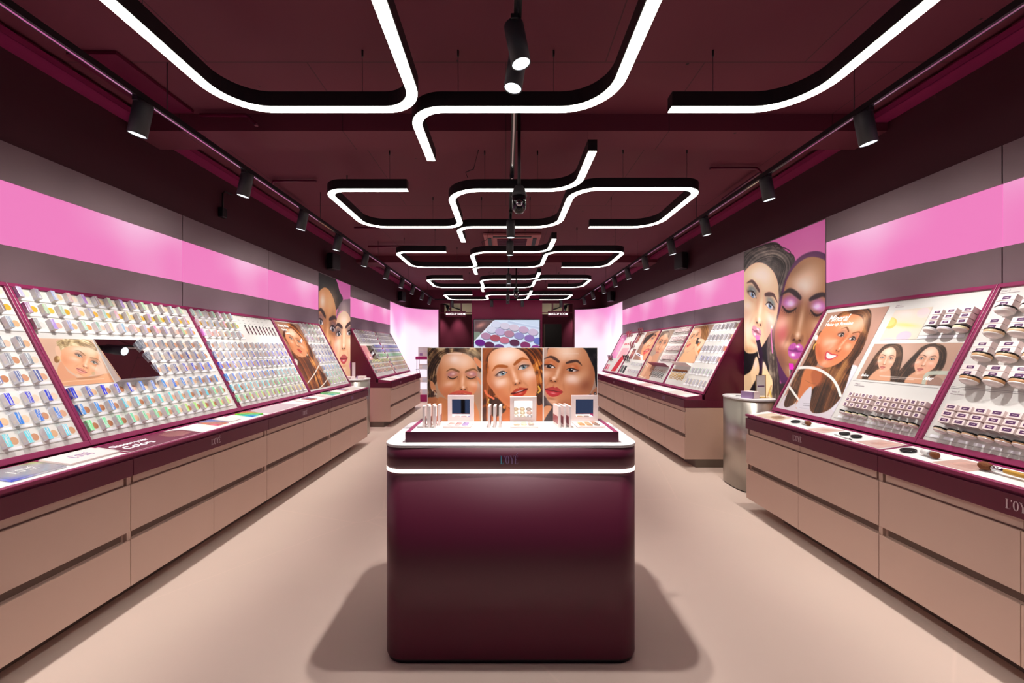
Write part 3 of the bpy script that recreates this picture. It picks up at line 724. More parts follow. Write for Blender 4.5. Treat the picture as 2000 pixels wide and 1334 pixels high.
def spotlight(x, y, tilt, az, label, group, power, length=.19, r=.047, lightit=True, drop=.0, cone=66, zt=None):
    """tilt: degrees from straight down, az: direction of the tilt in plan"""
    t = thing('track_spotlight', label, 'spotlight', (x, y, (zt or ZT)-.002), group)
    b = MB(); b.box(-.017, .017, -.055, .055, -.022, 0, 'black'); b.build('adapter', t, bevel=.003)
    b = MB(); b.tube([(0, 0, -.022), (0, 0, -.04-drop)], .011, 'black', 10); b.build('stem', t)
    a = math.radians(tilt); z = math.radians(az)
    d = Vector((math.sin(a)*math.cos(z), math.sin(a)*math.sin(z), -math.cos(a)))
    R = d.to_track_quat('Z', 'Y').to_matrix()
    c = Vector((0, 0, -.03-drop))-d*.02
    b = MB(); b.rev([(0, 0), (r*.96, 0), (r, .006), (r, length), (r-.004, length), (r-.004, length-.012)], 'charcoal', c, R=R, n=28); b.build('lamp_body', t)
    b = MB(); b.rev([(r-.0045, length-.003), (r*.80, length-.022)], 'reflector', c, R=R, n=28); b.build('reflector', t, recalc=False)
    b = MB(); b.rev([(0, length-.020), (r*.84, length-.020)], 'lens_glow', c, R=R, n=20); b.build('lens', t, recalc=False)
    if lightit:
        l = bpy.data.lights.new('spot_lamp', 'SPOT'); l.energy = power; l.color = (1, .965, .925); l.spot_size = math.radians(cone); l.spot_blend = .75; l.shadow_soft_size = .022
        o = bpy.data.objects.new('spot_lamp', l); COL.objects.link(o); o.parent = t
        o.location = c+d*(length+.01); o.rotation_mode = 'QUATERNION'; o.rotation_quaternion = (-d).to_track_quat('Z', 'Y')
    return t
SYL = [2.34, 3.28, 4.2, 5.08, 6.07, 7.16, 8.2, 9.15, 10.2]; SYR = [2.44, 3.36, 4.4, 5.3, 6.29, 7.19, 8.05, 9.0, 10.07]
for s, ys in ((-1, SYL), (1, SYR)):
    side = 'left' if s < 0 else 'right'
    for i, y in enumerate([y0 for y0 in (.55, 1.4)]+ys+[11.2]):
        if i < 2: lab = 'black cylinder spotlight on the %s track, %s' % (side, 'behind the viewer' if i == 0 else 'just beside the viewer')
        elif i == 11: lab = 'black cylinder spotlight on the %s track, last one at the corner by the back wall' % side
        else: lab = 'black cylinder spotlight on the %s track, %s from the camera' % (side, ORD[i-2])
        spotlight(XT[s], y, 12 if s < 0 else 11, 180 if s < 0 else 0, lab, 'spotlights along the side tracks', SPOT_W, cone=74)
cs = [(.040, 1.89, 11, 0, 'large black spotlight hanging nearest above the island, tilted left'), (.062, 2.02, 9, 180, 'black spotlight behind the nearest one above the island, facing the viewer'),
      (.055, 4.5, 4, 90, 'black spotlight on the middle track beside the domed camera'), (.055, 5.35, 4, 90, 'black spotlight on the middle track just beyond the domed camera'),
      (.055, 7.7, 4, 90, 'black spotlight on the middle track, nearer one of the pair past the second beam'), (.055, 8.15, 4, 90, 'black spotlight on the middle track, farther one of the pair past the second beam'),
      (.055, 10.3, 4, 90, 'black spotlight on the middle track, nearer one of the last pair'), (.055, 11.1, 4, 90, 'black spotlight on the middle track, last before the back wall')]
for i, (x, y, ti, az, lab) in enumerate(cs):
    spotlight(x, y, ti, az, lab, 'spotlights along the middle track', CSPOT_W if i < 2 else 30, drop=(0, .03)[i] if i < 2 else .09, cone=70 if i > 1 else 82, zt=3.0)
for i, y in enumerate((.25, .9)):  # two extra spotlights, added to brighten the island posters
    spotlight(.055, y, 48 if i == 0 else 37, 90, 'added unseen spotlight on the middle track, %s, brightening the island posters' % ('behind the viewer' if i == 0 else 'above the viewer'), 'spotlights along the middle track', 34, drop=.08, cone=30, zt=3.0)
for i, x in enumerate((-1.6, -.42, .49, 1.64)):
    spotlight(x, 11.85, 6, 90, 'small black spotlight before the back wall, %s from the left' % ORD[i], 'spotlights before the back wall', 40, cone=60)
# ================================================================= cameras, speakers
for i, (x, y, z, lab) in enumerate(((.10, 3.0, 2.60, 'black domed security camera hanging from a pole in the middle of the ceiling'), (.21, 8.1, 2.62, 'small domed security camera hanging far down the middle of the shop'))):
    t = thing('security_camera', lab, 'security camera', (x, y, z))
    b = MB(); b.tube([(0, 0, .06), (0, 0, ZC-z if i == 0 else 3.12-z)], .013, 'black', 10); b.build('pole', t)
    b = MB(); b.rev([(0, .08), (.03, .075), (.045, .05), (.052, .02), (.06, .0), (.052, -.004)], 'charcoal', n=24); b.build('mount', t)
    b = MB(); b.rev([(.052, -.002), (.054, -.06), (.047, -.10), (.03, -.125), (0, -.132)], 'black_gloss', n=24); b.build('dome', t)
    b = MB(); b.rev([(0, -.062), (.022, -.06), (.027, -.05)], 'chrome', (0, 0, -.07), axis='y', n=16); b.rev([(0, -.066), (.013, -.0655)], 'black_gloss', (0, 0, -.07), axis='y', n=16); b.build('lens', t)
for s, y, nm in ((-1, 6.45, 'left wall, nearer one above the portrait'), (-1, 10.7, 'left wall, farther one'), (1, 6.4, 'right wall, nearer one above the make-up wall'), (1, 10.7, 'right wall, farther one')):
    X = side_x(s); zz = 2.86
    t = thing('loudspeaker', 'black loudspeaker high on the '+nm, 'loudspeaker', (X-s*.09, y, zz))
    b = MB(); x0, x1 = sorted((0, s*.088)); b.box(x0, x1, -.02, .02, -.02, .02, 'black'); b.build('bracket', t)
    R = Matrix.Rotation(s*.35, 3, 'Z')
    pts = [(-.10, .0), (-.09, -.085), (.09, -.085), (.10, .0), (.05, .07), (-.05, .07)]
    b = MB(); vs = []
    for z in (-.13, .13):
        for (a, e) in pts:
            p = Vector((-s*e*-1.0, a, z)); p.x = s*e; p = R @ p; vs.append(p[:])
    n = len(pts); b.add(vs, [tuple(range(n)), tuple(range(n, 2*n))[::-1]]+[(k, (k+1) % n, n+(k+1) % n, n+k) for k in range(n)], 'black'); b.build('cabinet', t, bevel=.012)
    b = MB(); vs = []
    for z in (-.115, .115):
        for a, e in ((-.078, -.0875), (.078, -.0875)): p = R @ Vector((s*e, a, z)); vs.append(p[:])
    b.add(vs, [(0, 1, 3, 2)], 'charcoal'); b.build('grille', t)
t = thing('wall_sensor', 'small black box on a bent black arm on the upper left wall', 'sensor', (XL+.02, 4.04, 2.91))
b = MB(); b.box(-.018, .03, -.035, .035, -.13, -.03, 'black'); b.build('sensor_box', t, bevel=.008)
b = MB(); b.tube([(.005, 0, -.04), (.005, 0, .12), (.012, .02, .145), (.02, .12, .15)], .008, 'black'); b.build('arm', t)
# ================================================================= logo
def logo(name, parent, h, m, mw, mL=None):
    """the shop's wordmark in narrow high-contrast capitals, height h"""
    b = MB(); e = .0012; t, q = .13, .035
    def P(pts, mm=m): b.prism([(x*h, y*h) for x, y in pts], 0, e, mm)
    mL = mL or m
    P([(0, 0), (t, 0), (t, 1), (0, 1)], mL); P([(-.05, 1), (t+.05, 1), (t+.05, 1-q), (-.05, 1-q)], mL); P([(-.05, 0), (.34, 0), (.34, q), (-.05, q)], mL); P([(.31, q), (.34, q), (.34, .26), (.325, .26)], mL)
    P([(.40, .78), (.44, .78), (.50, .98), (.39, 1.0)])
    n = 20; o = [(.80+.24*math.cos(2*PI*k/n), .5+.51*math.sin(2*PI*k/n)) for k in range(n)]; i = [(.80+.115*math.cos(2*PI*k/n), .5+.47*math.sin(2*PI*k/n)) for k in range(n)]
    for k in range(n): P([o[k], o[(k+1) % n], i[(k+1) % n], i[k]])
    x = 1.10
    P([(x+.02, 1), (x+.16, 1), (x+.31, .5), (x+.24, .42)]); P([(x+.46, 1), (x+.50, 1), (x+.31, .46), (x+.27, .48)]); P([(x+.20, 0), (x+.33, 0), (x+.33, .5), (x+.20, .5)])
    P([(x-.03, 1), (x+.22, 1), (x+.22, 1-q), (x-.03, 1-q)]); P([(x+.38, 1), (x+.55, 1), (x+.55, 1-q), (x+.38, 1-q)]); P([(x+.13, 0), (x+.40, 0), (x+.40, q), (x+.13, q)])
    x = 1.70
    P([(x, 0), (x+t, 0), (x+t, 1), (x, 1)]); P([(x-.05, 1), (x+.36, 1), (x+.36, 1-q), (x-.05, 1-q)]); P([(x-.05, 0), (x+.38, 0), (x+.38, q), (x-.05, q)]); P([(x+t, .5), (x+.26, .5), (x+.26, .53), (x+t, .53)])
    P([(x+.33, .8), (x+.36, .8), (x+.36, 1), (x+.34, 1)]); P([(x+.35, q), (x+.38, q), (x+.38, .24), (x+.365, .24)]); P([(x+.24, .42), (x+.27, .42), (x+.27, .6), (x+.24, .6)])
    P([(x+.16, 1.08), (x+.22, 1.08), (x+.36, 1.3), (x+.26, 1.3)])
    b.v = [(vx-1.03*h, vy, vz) for vx, vy, vz in b.v]
    o = b.build(name, parent); o.matrix_local = mw; return o
# ================================================================= wall cabinets, counters, display boards
XF = {-1: 2.133, 1: 2.187}; XFA = {-1: 2.118, 1: 2.180}; XB = {-1: 2.405, 1: 2.434}; XTt = {-1: 2.875, 1: 2.905}
def sbox(b, s, a, c, *r):
    x0, x1 = sorted((s*a, s*c)); return b.box(x0, x1, *r)
def cabinet(s, y0, y1, label, first_end=False, last_end=False):
    """origin at floor, front corner"""
    t = thing('drawer_cabinet', label, 'cabinet', (0, y0, 0), 'beige drawer cabinets along the side walls'); L = y1-y0; W = abs(side_x(s))-.004; F = XF[s]
    b = MB(); sbox(b, s, F+.03, W, .0005, L-.0005, .10, .727, 'beige')
    # rebated side cheeks reach the drawer plane
    b.build('carcass', t)
    for a, e in ((.0005, .012), (L-.012, L-.0005)):
        c = MB()
        for z0, z1 in ((.102, .36), (.413, .67)): pass
        sbox(c, s, F+.012, F+.031, a, e, .10, .727, 'beige'); c.build('side_panel', t)
    for z0, z1 in ((.10, .364), (.413, .676)):
        for a, e in ((.002, L/2-.0015), (L/2+.0015, L-.002)):
            b = MB(); sbox(b, s, F, F+.012, a, e, z0, z1, 'beige'); b.build('drawer_front', t, bevel=.0012)
    for a, e in ((.028, L/2-.0015), (L/2+.0015, L-.028)):
        b = MB(); sbox(b, s, F+.014, F+.032, a, e, .684, .726, 'beige'); b.build('top_rail', t)
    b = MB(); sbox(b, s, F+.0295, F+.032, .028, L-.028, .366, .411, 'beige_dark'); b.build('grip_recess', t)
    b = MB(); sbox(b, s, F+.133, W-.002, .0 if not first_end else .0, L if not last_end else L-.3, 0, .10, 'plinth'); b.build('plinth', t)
    return t
def counter(s, y0, y1, label, tray=(), i=0):
    t = thing('counter_top', label, 'counter', (0, y0, .73), 'maroon counter tops over the drawer cabinets'); L = y1-y0; W = abs(side_x(s))-.004; F = XFA[s]; B = XB[s]
    g = .0008
    b = MB(); sbox(b, s, F, W, g, L-g, -.001, .094, 'maroon'); b.build('fascia', t, bevel=.002)
    # lipped tray: recessed below its nose, rising slightly to the board
    b = MB()
    prof = [(F+.02, .094), (F+.02, .108), (F-.002, .110), (F-.002, .127), (F+.002, .130), (F+.022, .1305), (F+.024, .1265), (B-.058, .1515), (B-.056, .157), (B-.034, .1575), (B-.034, .0945)]
    b.prism([(s*x, z) for x, z in prof], g, L-g, 'maroon_frame', 'y'); b.build('tray_frame', t)
    b = MB(); prof = [(F+.0245, .127), (F+.0245, .1295), (B-.059, .1540), (B-.059, .1515)]
    b.prism([(s*x, z) for x, z in prof], .012, L-.012, 'white', 'y'); b.build('tray_inlay', t)
    lm = frame((s*(F-.0005), L/2, .027), (0, 1, 0) if s < 0 else (0, -1, 0), (0, 0, 1))
    logo('logo', t, .042, 'logo_silver' if i % 3 else 'logo_violet', lm)
    return t
def tray_pt(s, Y, w):
    """point and frame on the tray inlay: w 0 front .. 1 back"""
    F = XFA[s]+.0245; B = XB[s]-.059; x = F+(B-F)*w; z = .73+.1295+.025*w
    v = Vector((s*(B-F), 0, .025)).normalized(); u = Vector((0, 1, 0)) if s < 0 else Vector((0, -1, 0))
    return frame((s*x, Y, z+.0006), u, v)
class Board:
    def __init__(q, s, y0, y1, label, dark_end=None):
        q.s = s; q.y0, q.y1 = y0, y1; q.W = y1-y0
        dx, dz = XTt[s]-XB[s], .895; q.L = math.hypot(dx, dz)
        u = (0, 1, 0) if s < 0 else (0, -1, 0); v = (s*dx, 0, dz)
        q.mw = frame((s*XB[s], y0 if s < 0 else y1, .92), u, v)
        t = q.t = thing('display_board', label, 'display board', group='slanted make-up display boards', mw=q.mw)
        inv = q.mw.inverted(); Wd = abs(side_x(s))-.004
        # wedge-shaped casing carrying the board
        B, Tt = XB[s], XTt[s]
        prof = [(B+.0, .8255), (B+.0, .878), (B+.012, .905), (B+.022, .93), (Tt+.0, 1.806), (Tt+.002, 1.826), (Wd, 1.826), (Wd, .8255)]
        b = MB(); b.prism([(s*x, z) for x, z in prof], y0+.0006, y1-.0006, 'maroon', 'y'); b.v = [(inv @ Vector(p))[:] for p in b.v]; b.build('casing', t)
        W, L = q.W, q.L; e = .0006
        b = MB(); b.box(e, W-e, -.034, -.0005, -.006, .014, 'maroon_frame'); b.box(e, W-e, L-.012, L+.014, -.006, .014, 'maroon_frame')
        b.box(e, .018, -.0005, L-.012, -.006, .014, 'maroon_frame'); b.box(W-.018, W-e, -.0005, L-.012, -.006, .014, 'maroon_frame'); b.build('frame', t, bevel=.003)
        b = MB(); b.box(.018, W-.018, 0, L-.012, -.005, 0, 'board_white'); b.build('panel', t)
    def u(q, Y): return (Y-q.y0) if q.s < 0 else (q.y1-Y)
    def place(q, Y, v, n=0., rot=0.): return q.mw @ T(q.u(Y), v, n) @ Matrix.Rotation(rot, 4, 'Z')
near = 'the near left make-up wall'
ccs = []
for i, (a, e) in enumerate(segL):
    w = ('near left make-up wall, %s unit from the camera' % ORD[i]) if i < 4 else ('far left make-up wall, %s unit beyond the portrait' % ORD[i-4])
    cabinet(-1, a, e, 'beige two-drawer-row cabinet under the '+w, last_end=(i == 3)); counter(-1, a, e, 'maroon counter with lit white tray, '+w, i=i)
for i, (a, e) in enumerate(segR):
    w = ('near right make-up wall, %s unit from the camera' % ORD[i]) if i < 2 else ('far right make-up wall, %s unit beyond the tall portrait' % ORD[i-2])
    cabinet(1, a, e, 'beige two-drawer-row cabinet under the '+w, last_end=(i == 1)); counter(1, a, e, 'maroon counter with white tray, '+w, i=i+1)
BL = [Board(-1, a, e, lb) for (a, e), lb in zip([(.99, 2.285), (2.285, 3.59), (3.59, 4.875), (4.875, 6.13), (7.39, 8.66), (8.66, 9.93)], [
    'slanted white display board cut off by the left edge of the picture', 'slanted display board with a dark mirror and a resting woman portrait', 'slanted display board with foil boxes and a row of thin liner pencils',
    'slanted display board with a tall red-haired woman portrait, left wall', 'far left slanted display board with small pink portrait and mirror', 'far left slanted display board covered by foil boxes, beside the glowing corner'])]
BR = [Board(1, a, e, lb) for (a, e), lb in zip([(1.06, 2.345), (2.345, 3.61), (4.87, 6.14), (6.14, 7.39), (7.39, 8.65), (8.65, 9.95)], [
    'slanted display board with round powder jars cut off by the right edge', 'slanted display board with the Mineral make-up routine portrait', 'slanted display board next to the tall portrait, with foil boxes and bamboo brushes',
    'slanted display board with rows of black-capped jars and a tall portrait', 'slanted display board with close-up lips portrait and coloured pencils', 'slanted display board with pink picture and red panel at the glowing corner'])]
# ================================================================= island
IX = .0235; IW = .5975; IY0 = 1.826; IY1 = 2.455
def rrect(x0, x1, y0, y1, r, n=8):
    out = []
    for cx, cy, a0 in ((x1-r, y1-r, 0), (x0+r, y1-r, 90), (x0+r, y0+r, 180), (x1-r, y0+r, 270)):
        for k in range(n+1):
            a = math.radians(a0+90*k/n); out.append((cx+r*math.cos(a), cy+r*math.sin(a)))
    return out
t = thing('display_island', 'maroon island counter with rounded corners, white top and glowing line', 'counter', (IX, (IY0+IY1)/2, 0))
hw, hd = IW, (IY1-IY0)/2
def slab(name, inset, r, z0, z1, m, bevel=0):
    b = MB(); p = rrect(-hw+inset, hw-inset, -hd+inset, hd-inset, max(.01, r-inset), 10); b.prism(p, z0, z1, m, smooth=False)
    o = b.build(name, t, bevel=bevel)
    for f_ in o.data.polygons: f_.use_smooth = abs(f_.normal.z) < .5
    return o
slab('plinth', .012, .1, 0, .022, 'black'); slab('lower_body', .003, .1, .022, .8795, 'maroon_satin'); slab('light_line', .002, .1, .88, .8955, 'line_glow'); slab('upper_body', .003, .1, .896, .9955, 'maroon_satin')
slab('white_top', 0, .1, .996, 1.008, 'slab_white', .0015)
logo('logo', t, .038, 'logo_violet', frame((-.02+.012, -hd+.0025, .922), (1, 0, 0), (0, 0, 1)), mL='logo_teal')
# riser with its white deck
t = thing('display_riser', 'low maroon riser box with white deck on top of the island', 'riser', (.029, 2.07, 1.008))
b = MB(); b.box(-.505, .505, -.186, -.176, 0, .049, 'maroon_satin'); b.box(-.505, .505, .17, .18, 0, .049, 'maroon_satin'); b.box(-.505, -.485, -.176, .17, 0, .049, 'maroon_frame'); b.box(.485, .505, -.176, .17, 0, .049, 'maroon_frame'); b.build('rim', t, bevel=.001)
b = MB(); b.box(-.484, .484, -.175, .169, .02, .047, 'white'); b.build('deck', t)
# ================================================================= goods on the boards
def hsv(h, s, v):
    import colorsys
    return colorsys.hsv_to_rgb(h, s, v)
def inview(P, pad=12):
    if P.y < .3: return False
    px = 988+778*P.x/P.y; py = 681.5-778*(P.z-1.45)/P.y
    return -pad < px < 2000+pad and -pad < py < 1334+pad
def appar(Y, v, n): return Y-.42*n*Y, v-n*(.31+.37*v)
# ---- shade cards behind the cartons: card, swatch disc, name slip, fine lines (one printed part per board)
skin = ['e8c8ac', 'e6bd98', 'd8ae88', 'cfa07c', 'c89272', 'e8cdb8', 'c08a68', 'b87c58', 'e2b8a4', 'd9a88c']
rowtint = [['ead9c4', 'f0ead2', 'e4c79c'], ['d9a62e', 'd8b040', 'c8a028', 'e0b878'], ['ecd0cc', 'e8a898', 'e0ac80', 'd8985c', 'e8b09c']]
def shade_cards(Bd, rows, name='shade_cards'):
    """rows: list of (v, [u...], colours)"""
    b = MB()
    for v, us, cols in rows:
        if not us: continue
        u0, u1 = us[0]-.03, us[-1]+.055
        b.box(u0, u1, v-.052, v+.045, 0, .0022, 'print_board', (224, 221, 216))
        b.box(u0, u1, v-.0545, v-.0525, 0, .0026, 'print_board', (186, 182, 180))
        for k, u in enumerate(us):
            b.disc((u+.030, v-.004, .003), .0165, 'print_board', h2c(cols[k % len(cols)]), 16, ry=.021)
            b.box(u-.008, u+.048, v-.0495, v-.036, .0022, .0030, 'print_board', (234, 235, 240))
            b.box(u-.0275, u-.0268, v-.05, v+.044, .0022, .0027, 'print_board', (206, 202, 198))
    b.build(name, Bd.t)
def h2c(s): return tuple(int(s[i:i+2], 16) for i in (0, 2, 4))
# ---- foil cartons
def carton_proto(first=False):
    b = MB(); w, h, d = .0115, .034, .031
    side = 'foil' if first else 'silver_card'  # shade put into the material: only the unshadowed first column keeps foil sides
    vs = [(-w, -h, .002), (w, -h, .002), (w, h, .002), (-w, h, .002), (-w, -h, d), (w, -h, d), (w, h, d), (-w, h, d)]
    b.add(vs, [(0, 3, 2, 1)], 'silver_card'); b.add(vs, [(4, 5, 6, 7), (3, 7, 6, 2)], 'foil'); b.add(vs, [(0, 4, 7, 3)], side); b.add(vs, [(1, 2, 6, 5), (0, 1, 5, 4)], 'card')
    if not first: b.box(-w-.0006, -w, -.022, -.006, .008, .020, 'card')
    b.box(-w*.5, w*.5, -h-.0006, -h, .01, .03, 'card')
    o = b.build('foil_carton', bevel=.0008); return o
protoA, protoB = carton_proto(), carton_proto(True)
protos_used = {0: False, 1: False}
def foilcol(r, c, n, bay):
    """holographic reflection put into the foil colour, hue shifting from the top rows down"""
    j = random.uniform(-.02, .02); q = c/max(1, n-1)
    x = r+(bay-1)*.45+q*1.1
    if r < 3: return (*[lin(hsv(random.choice([.1, .6, .7, .75, .9]), random.choice([.02, .04, .08, .2]) if r == 1 else .05, random.uniform(.6, .98)))[k] for k in range(3)], 1)
    if x < 4.1: h, s, v = .62, .10+.1*random.random(), .62
    elif x < 5.2: h, s, v = .64, .35+.2*random.random(), .68
    elif x < 6.4: h, s, v = .655, .75, .92
    elif x < 7.2: h, s, v = .60, .72, .95
    elif x < 8.0: h, s, v = .52, .55, .96
    elif x < 8.6: h, s, v = .40, .45, .94
    elif x < 9.3: h, s, v = .25, .55, .95
    else: h, s, v = .14, .55, .97
    return (*lin(hsv((h+j) % 1, min(1, s), v)), 1)
GR = 'foil eyeshadow cartons on the near left boards'
VR = [.972, .868, .763, .636, .533, .426, .302, .193, .086]
tone = ['pale silver', 'silver', 'silver', 'grey', 'grey blue', 'blue', 'bright blue', 'turquoise', 'greenish']
def put(proto, flag, mw, label, color=None, group=None):
    if not flag[0]: o = proto; flag[0] = True
    else: o = copy_tree(proto)
    o.matrix_world = mw; o['label'] = label
    if group: o['group'] = group
    if color: o.color = color
    return o
fa, fb = [False], [False]
tag(protoA, 'x', 'carton'); tag(protoB, 'x', 'carton')
bays = [(0, 'leftmost cut-off board', [[2.21-.0875*k for k in range(5)][::-1]]*9), (1, 'mirror board', None), (2, 'liner pencil board', None), (3, 'redhead portrait board', None)]
for bi, bn, cols in bays:
    rows = []
    for r, v in enumerate(VR):
        if bi == 0: Ys = [1.86+.0875*k for k in range(5)]
        elif bi == 1: Ys = [2.338+.0883*k for k in range(14)] if r not in (3, 4, 5) else [2.338+.0883*k for k in range(7, 14)]
        elif bi == 2: Ys = [3.63+.0897*k for k in range(14)] if r > 2 else [3.63+.084*k for k in range(7)]
        else: Ys = [5.548+.0966*k for k in range(6)]
        Bd = BL[bi]
        rows.append((v, [Bd.u(y) for y in Ys], rowtint[r] if r < 3 else [random.choice(skin) for _ in range(9)]))
        if bi == 0:   # that board runs on out of the picture
            rows[-1] = (v, [Bd.u(2.21-.0875*k) for k in range(13)][::-1], rows[-1][2])
        nn = len(Ys); shown = 0
        for c, Y in enumerate(Ys):
            P = Bd.mw @ Vector((Bd.u(Y), v, .02))
            if not inview(P, 20): continue
            y2, v2 = appar(Y, v, .022)
            mw = Bd.place(y2, v2+.002, .0015)
            if bi == 0: ps = '%s from right' % ORD[nn-1-c]
            else: ps = '%s from left' % ORD[c]
            first = c == 0 and bi in (1, 2)
            put(protoB if first else protoA, fb if first else fa, mw, '%s foil carton, %s row from top, %s, on the %s' % (tone[r], ORD[r], ps, bn), foilcol(r, c, 14, bi), GR)
    shade_cards(BL[bi], rows)
# ---- far left boards: countless small cartons
rows4, rows5 = [], []
b = MB()
for bi, rows in ((4, rows4), (5, rows5)):
    Bd = BL[bi]
    for r, v in enumerate([.962, .868, .77, .645, .545, .435, .32, .215, .11]):
        y0 = 7.50 if bi == 4 else 8.74
        Ys = [y0+.087*k for k in range(13)]
        if bi == 4 and r in (3, 4, 5): Ys = [y for y in Ys if y > 8.05]
        rows.append((v, [Bd.u(y) for y in Ys], skin))
        for c, Y in enumerate(Ys):
            mw = Bd.place(Y-.02, v-.004, .0045); w_, h_, d_ = .0125, .033, .044
            x = r+.6*(bi-4)+.04*c
            if r < 3: col = (random.randint(140, 190),)*2+(random.randint(150, 200),)
            else:
                hh = [.64, .63, .38, .17, .08, .05][r-3]+random.uniform(-.04, .04)+(.1 if random.random() < .12 else 0); ss = [.7, .6, .5, .5, .5, .45][r-3]*(random.random()*.6+.55)
                col = tuple(int(255*q) for q in hsv(hh % 1, ss, .95))
            vs = [(-w_, -h_, 0), (w_, -h_, 0), (w_, h_, 0), (-w_, h_, 0), (-w_, -h_, d_), (w_, -h_, d_), (w_, h_, d_), (-w_, h_, d_)]
            vs = [(mw @ Vector(p))[:] for p in vs]
            b.add(vs, [(4, 5, 6, 7), (3, 7, 6, 2)], 'print', col); b.add(vs, [(0, 4, 7, 3), (1, 2, 6, 5), (0, 1, 5, 4)], 'print', (178, 172, 178))
shade_cards(BL[4], rows4); shade_cards(BL[5], rows5)
o = b.build('foil_carton'); tag(o, 'rows of tiny foil cartons covering the far left display boards', 'carton', kind='stuff')
# ---- liner pencils and pegboard holes on the third board
Bd = BL[2]
b = MB()
for r in range(3):
    for k in range(7): b.box(Bd.u(4.24+.082*k)-.012, Bd.u(4.24+.082*k)+.010, .985-.038*r-.004, .985-.038*r+.004, 0, .0015, 'print_board', (190, 188, 186))
b.build('peg_slots', Bd.t)
fl = [False]
def pencil_proto():
    t = thing('liner_pencil', 'x', 'pencil')
    b = MB(); b.rev([(0, -.055), (.0038, -.053), (.0042, .03), (.0042, .04)], 'maroon', axis='y', n=10); b.build('barrel', t)
    b = MB(); b.rev([(.0048, .04), (.0048, .056), (0, .058)], 'black', axis='y', n=10); b.build('cap', t)
    return t
pp = pencil_proto()
for k in range(9): put(pp, fl, Bd.place(4.285+.0625*k, .826, .008), 'dark liner pencil hanging on the third left board, %s from the left' % ORD[k], group='liner pencils on the third left board')
# ---- blush cartons and jars, right side
def jar_proto(r, name='powder_jar', h=.030):
    t = thing(name, 'x', 'jar')
    b = MB(); b.rev([(0, h), (r*.96, h), (r, h-.002), (r, h-.0085), (r*.98, h-.0095)], 'lid_black', axis='y', n=28); b.build('lid', t)
    b = MB(); b.rev([(r*.955, h-.0095), (r*.965, h-.0098), (r*.965, h*.38), (r*.95, h*.37)], 'tint', axis='y', n=28); b.build('powder', t)
    b = MB(); b.rev([(r*.985, h*.375), (r*.88, h*.22), (r*.6, .0005), (r*.58, 0), (0, 0)], 'clear_plastic', axis='y', n=28); b.build('glass_base', t)
    return t
def jar_put(p, flag, mw, label, col, group):
    o = put(p, flag, mw, label, None, group)
    for c in o.children:
        if c.name.startswith('powder'): c.color = (*lin(col), 1)
    return o
def box_proto(w, h, d, lw, lh, name='powder_carton'):
    t = thing(name, 'x', 'carton')
    b = MB(); b.box(-w/2, w/2, -h/2, h/2, .001, d, 'blush_card'); b.build('carton_body', t, bevel=.0008)
    b = MB(); b.box(-lw/2, lw/2, -lh/2, lh/2, d, d+.0004, 'purple_label'); b.box(-lw*.25, lw*.25, -lh*.08, lh*.08, d+.0004, d+.0006, 'blush_card'); b.build('carton_label', t)
    return t
def grid_cartons(Bd, p, d, cols, rows, place_label, group, du=0.):
    fl = [False]
    for r, v in enumerate(rows):
        for c, Y in enumerate(cols):
            y2, v2 = appar(Y, v, d)
            if not inview(Bd.place(y2, v2, d).translation, 60): continue
            put(p, fl, Bd.place(y2, v2, 0) @ T(du, 0, 0), place_label(r, c), None, group)
    if not fl[0]: p.location = (0, -1, .5)
Bd = BR[1]
grid_cartons(Bd, box_proto(.054, .034, .055, .032, .017), .055, [2.627, 2.546, 2.454], [.874, .834, .794], lambda r, c: 'blush carton beside the powder picture, %s from left in the %s row from top' % (ORD[c], ORD[r]), 'blush cartons beside the powder picture', .004)
jb = jar_proto(.036, h=.036); fl = [False]
for c, (Y, col) in enumerate(zip([2.604, 2.519, 2.431], ['e9e2e4', 'e6dcea', 'efe0b4'])):
    y2, v2 = appar(Y, .735, .036); jar_put(jb, fl, Bd.place(y2, v2-.018, .039), 'black-lidded powder jar under the blush cartons beside the powder picture, %s from left' % ORD[c], col, 'jars beside the powder picture')
c10 = [2.938, 2.884, 2.832, 2.776, 2.702, 2.648, 2.591, 2.538, 2.486, 2.430]
grid_cartons(Bd, box_proto(.038, .030, .045, .017, .018), .045, c10, [.226, .185, .144], lambda r, c: 'small blush carton under the before-and-after picture, %s from left in the %s row' % (ORD[c], ORD[r]), 'small blush cartons under the before-and-after picture', .002)
js = jar_proto(.0245, h=.026); fl = [False]
for c, Y in enumerate([2.912, 2.862, 2.808, 2.754, 2.677, 2.625, 2.571, 2.518, 2.465, 2.411]):
    y2, v2 = appar(Y, .073, .025)
    jar_put(js, fl, Bd.place(y2, v2-.012, .028), 'small black-lidded jar in the bottom row under the before-and-after picture, %s from left' % ORD[c], ['e8dce0', 'f0dc96', 'ecd8b4', 'e2e6b8', 'ecd8b8', 'e8cfac', 'e6caa6', 'e2c4a0', 'dcbc98', 'd6b088'][c], 'small jars under the before-and-after picture')
Bd = BR[0]
grid_cartons(Bd, box_proto(.082, .034, .062, .036, .018), .062, [2.285, 2.166, 2.055, 1.944], [.93, .893, .781, .744, .631, .594, .483, .446], lambda r, c: 'large blush carton on the right-edge board, %s column, %s box from the top' % (ORD[c], ORD[r]), 'large blush cartons on the right-edge board', .004)
jl = jar_proto(.041, h=.042); fl = [False]
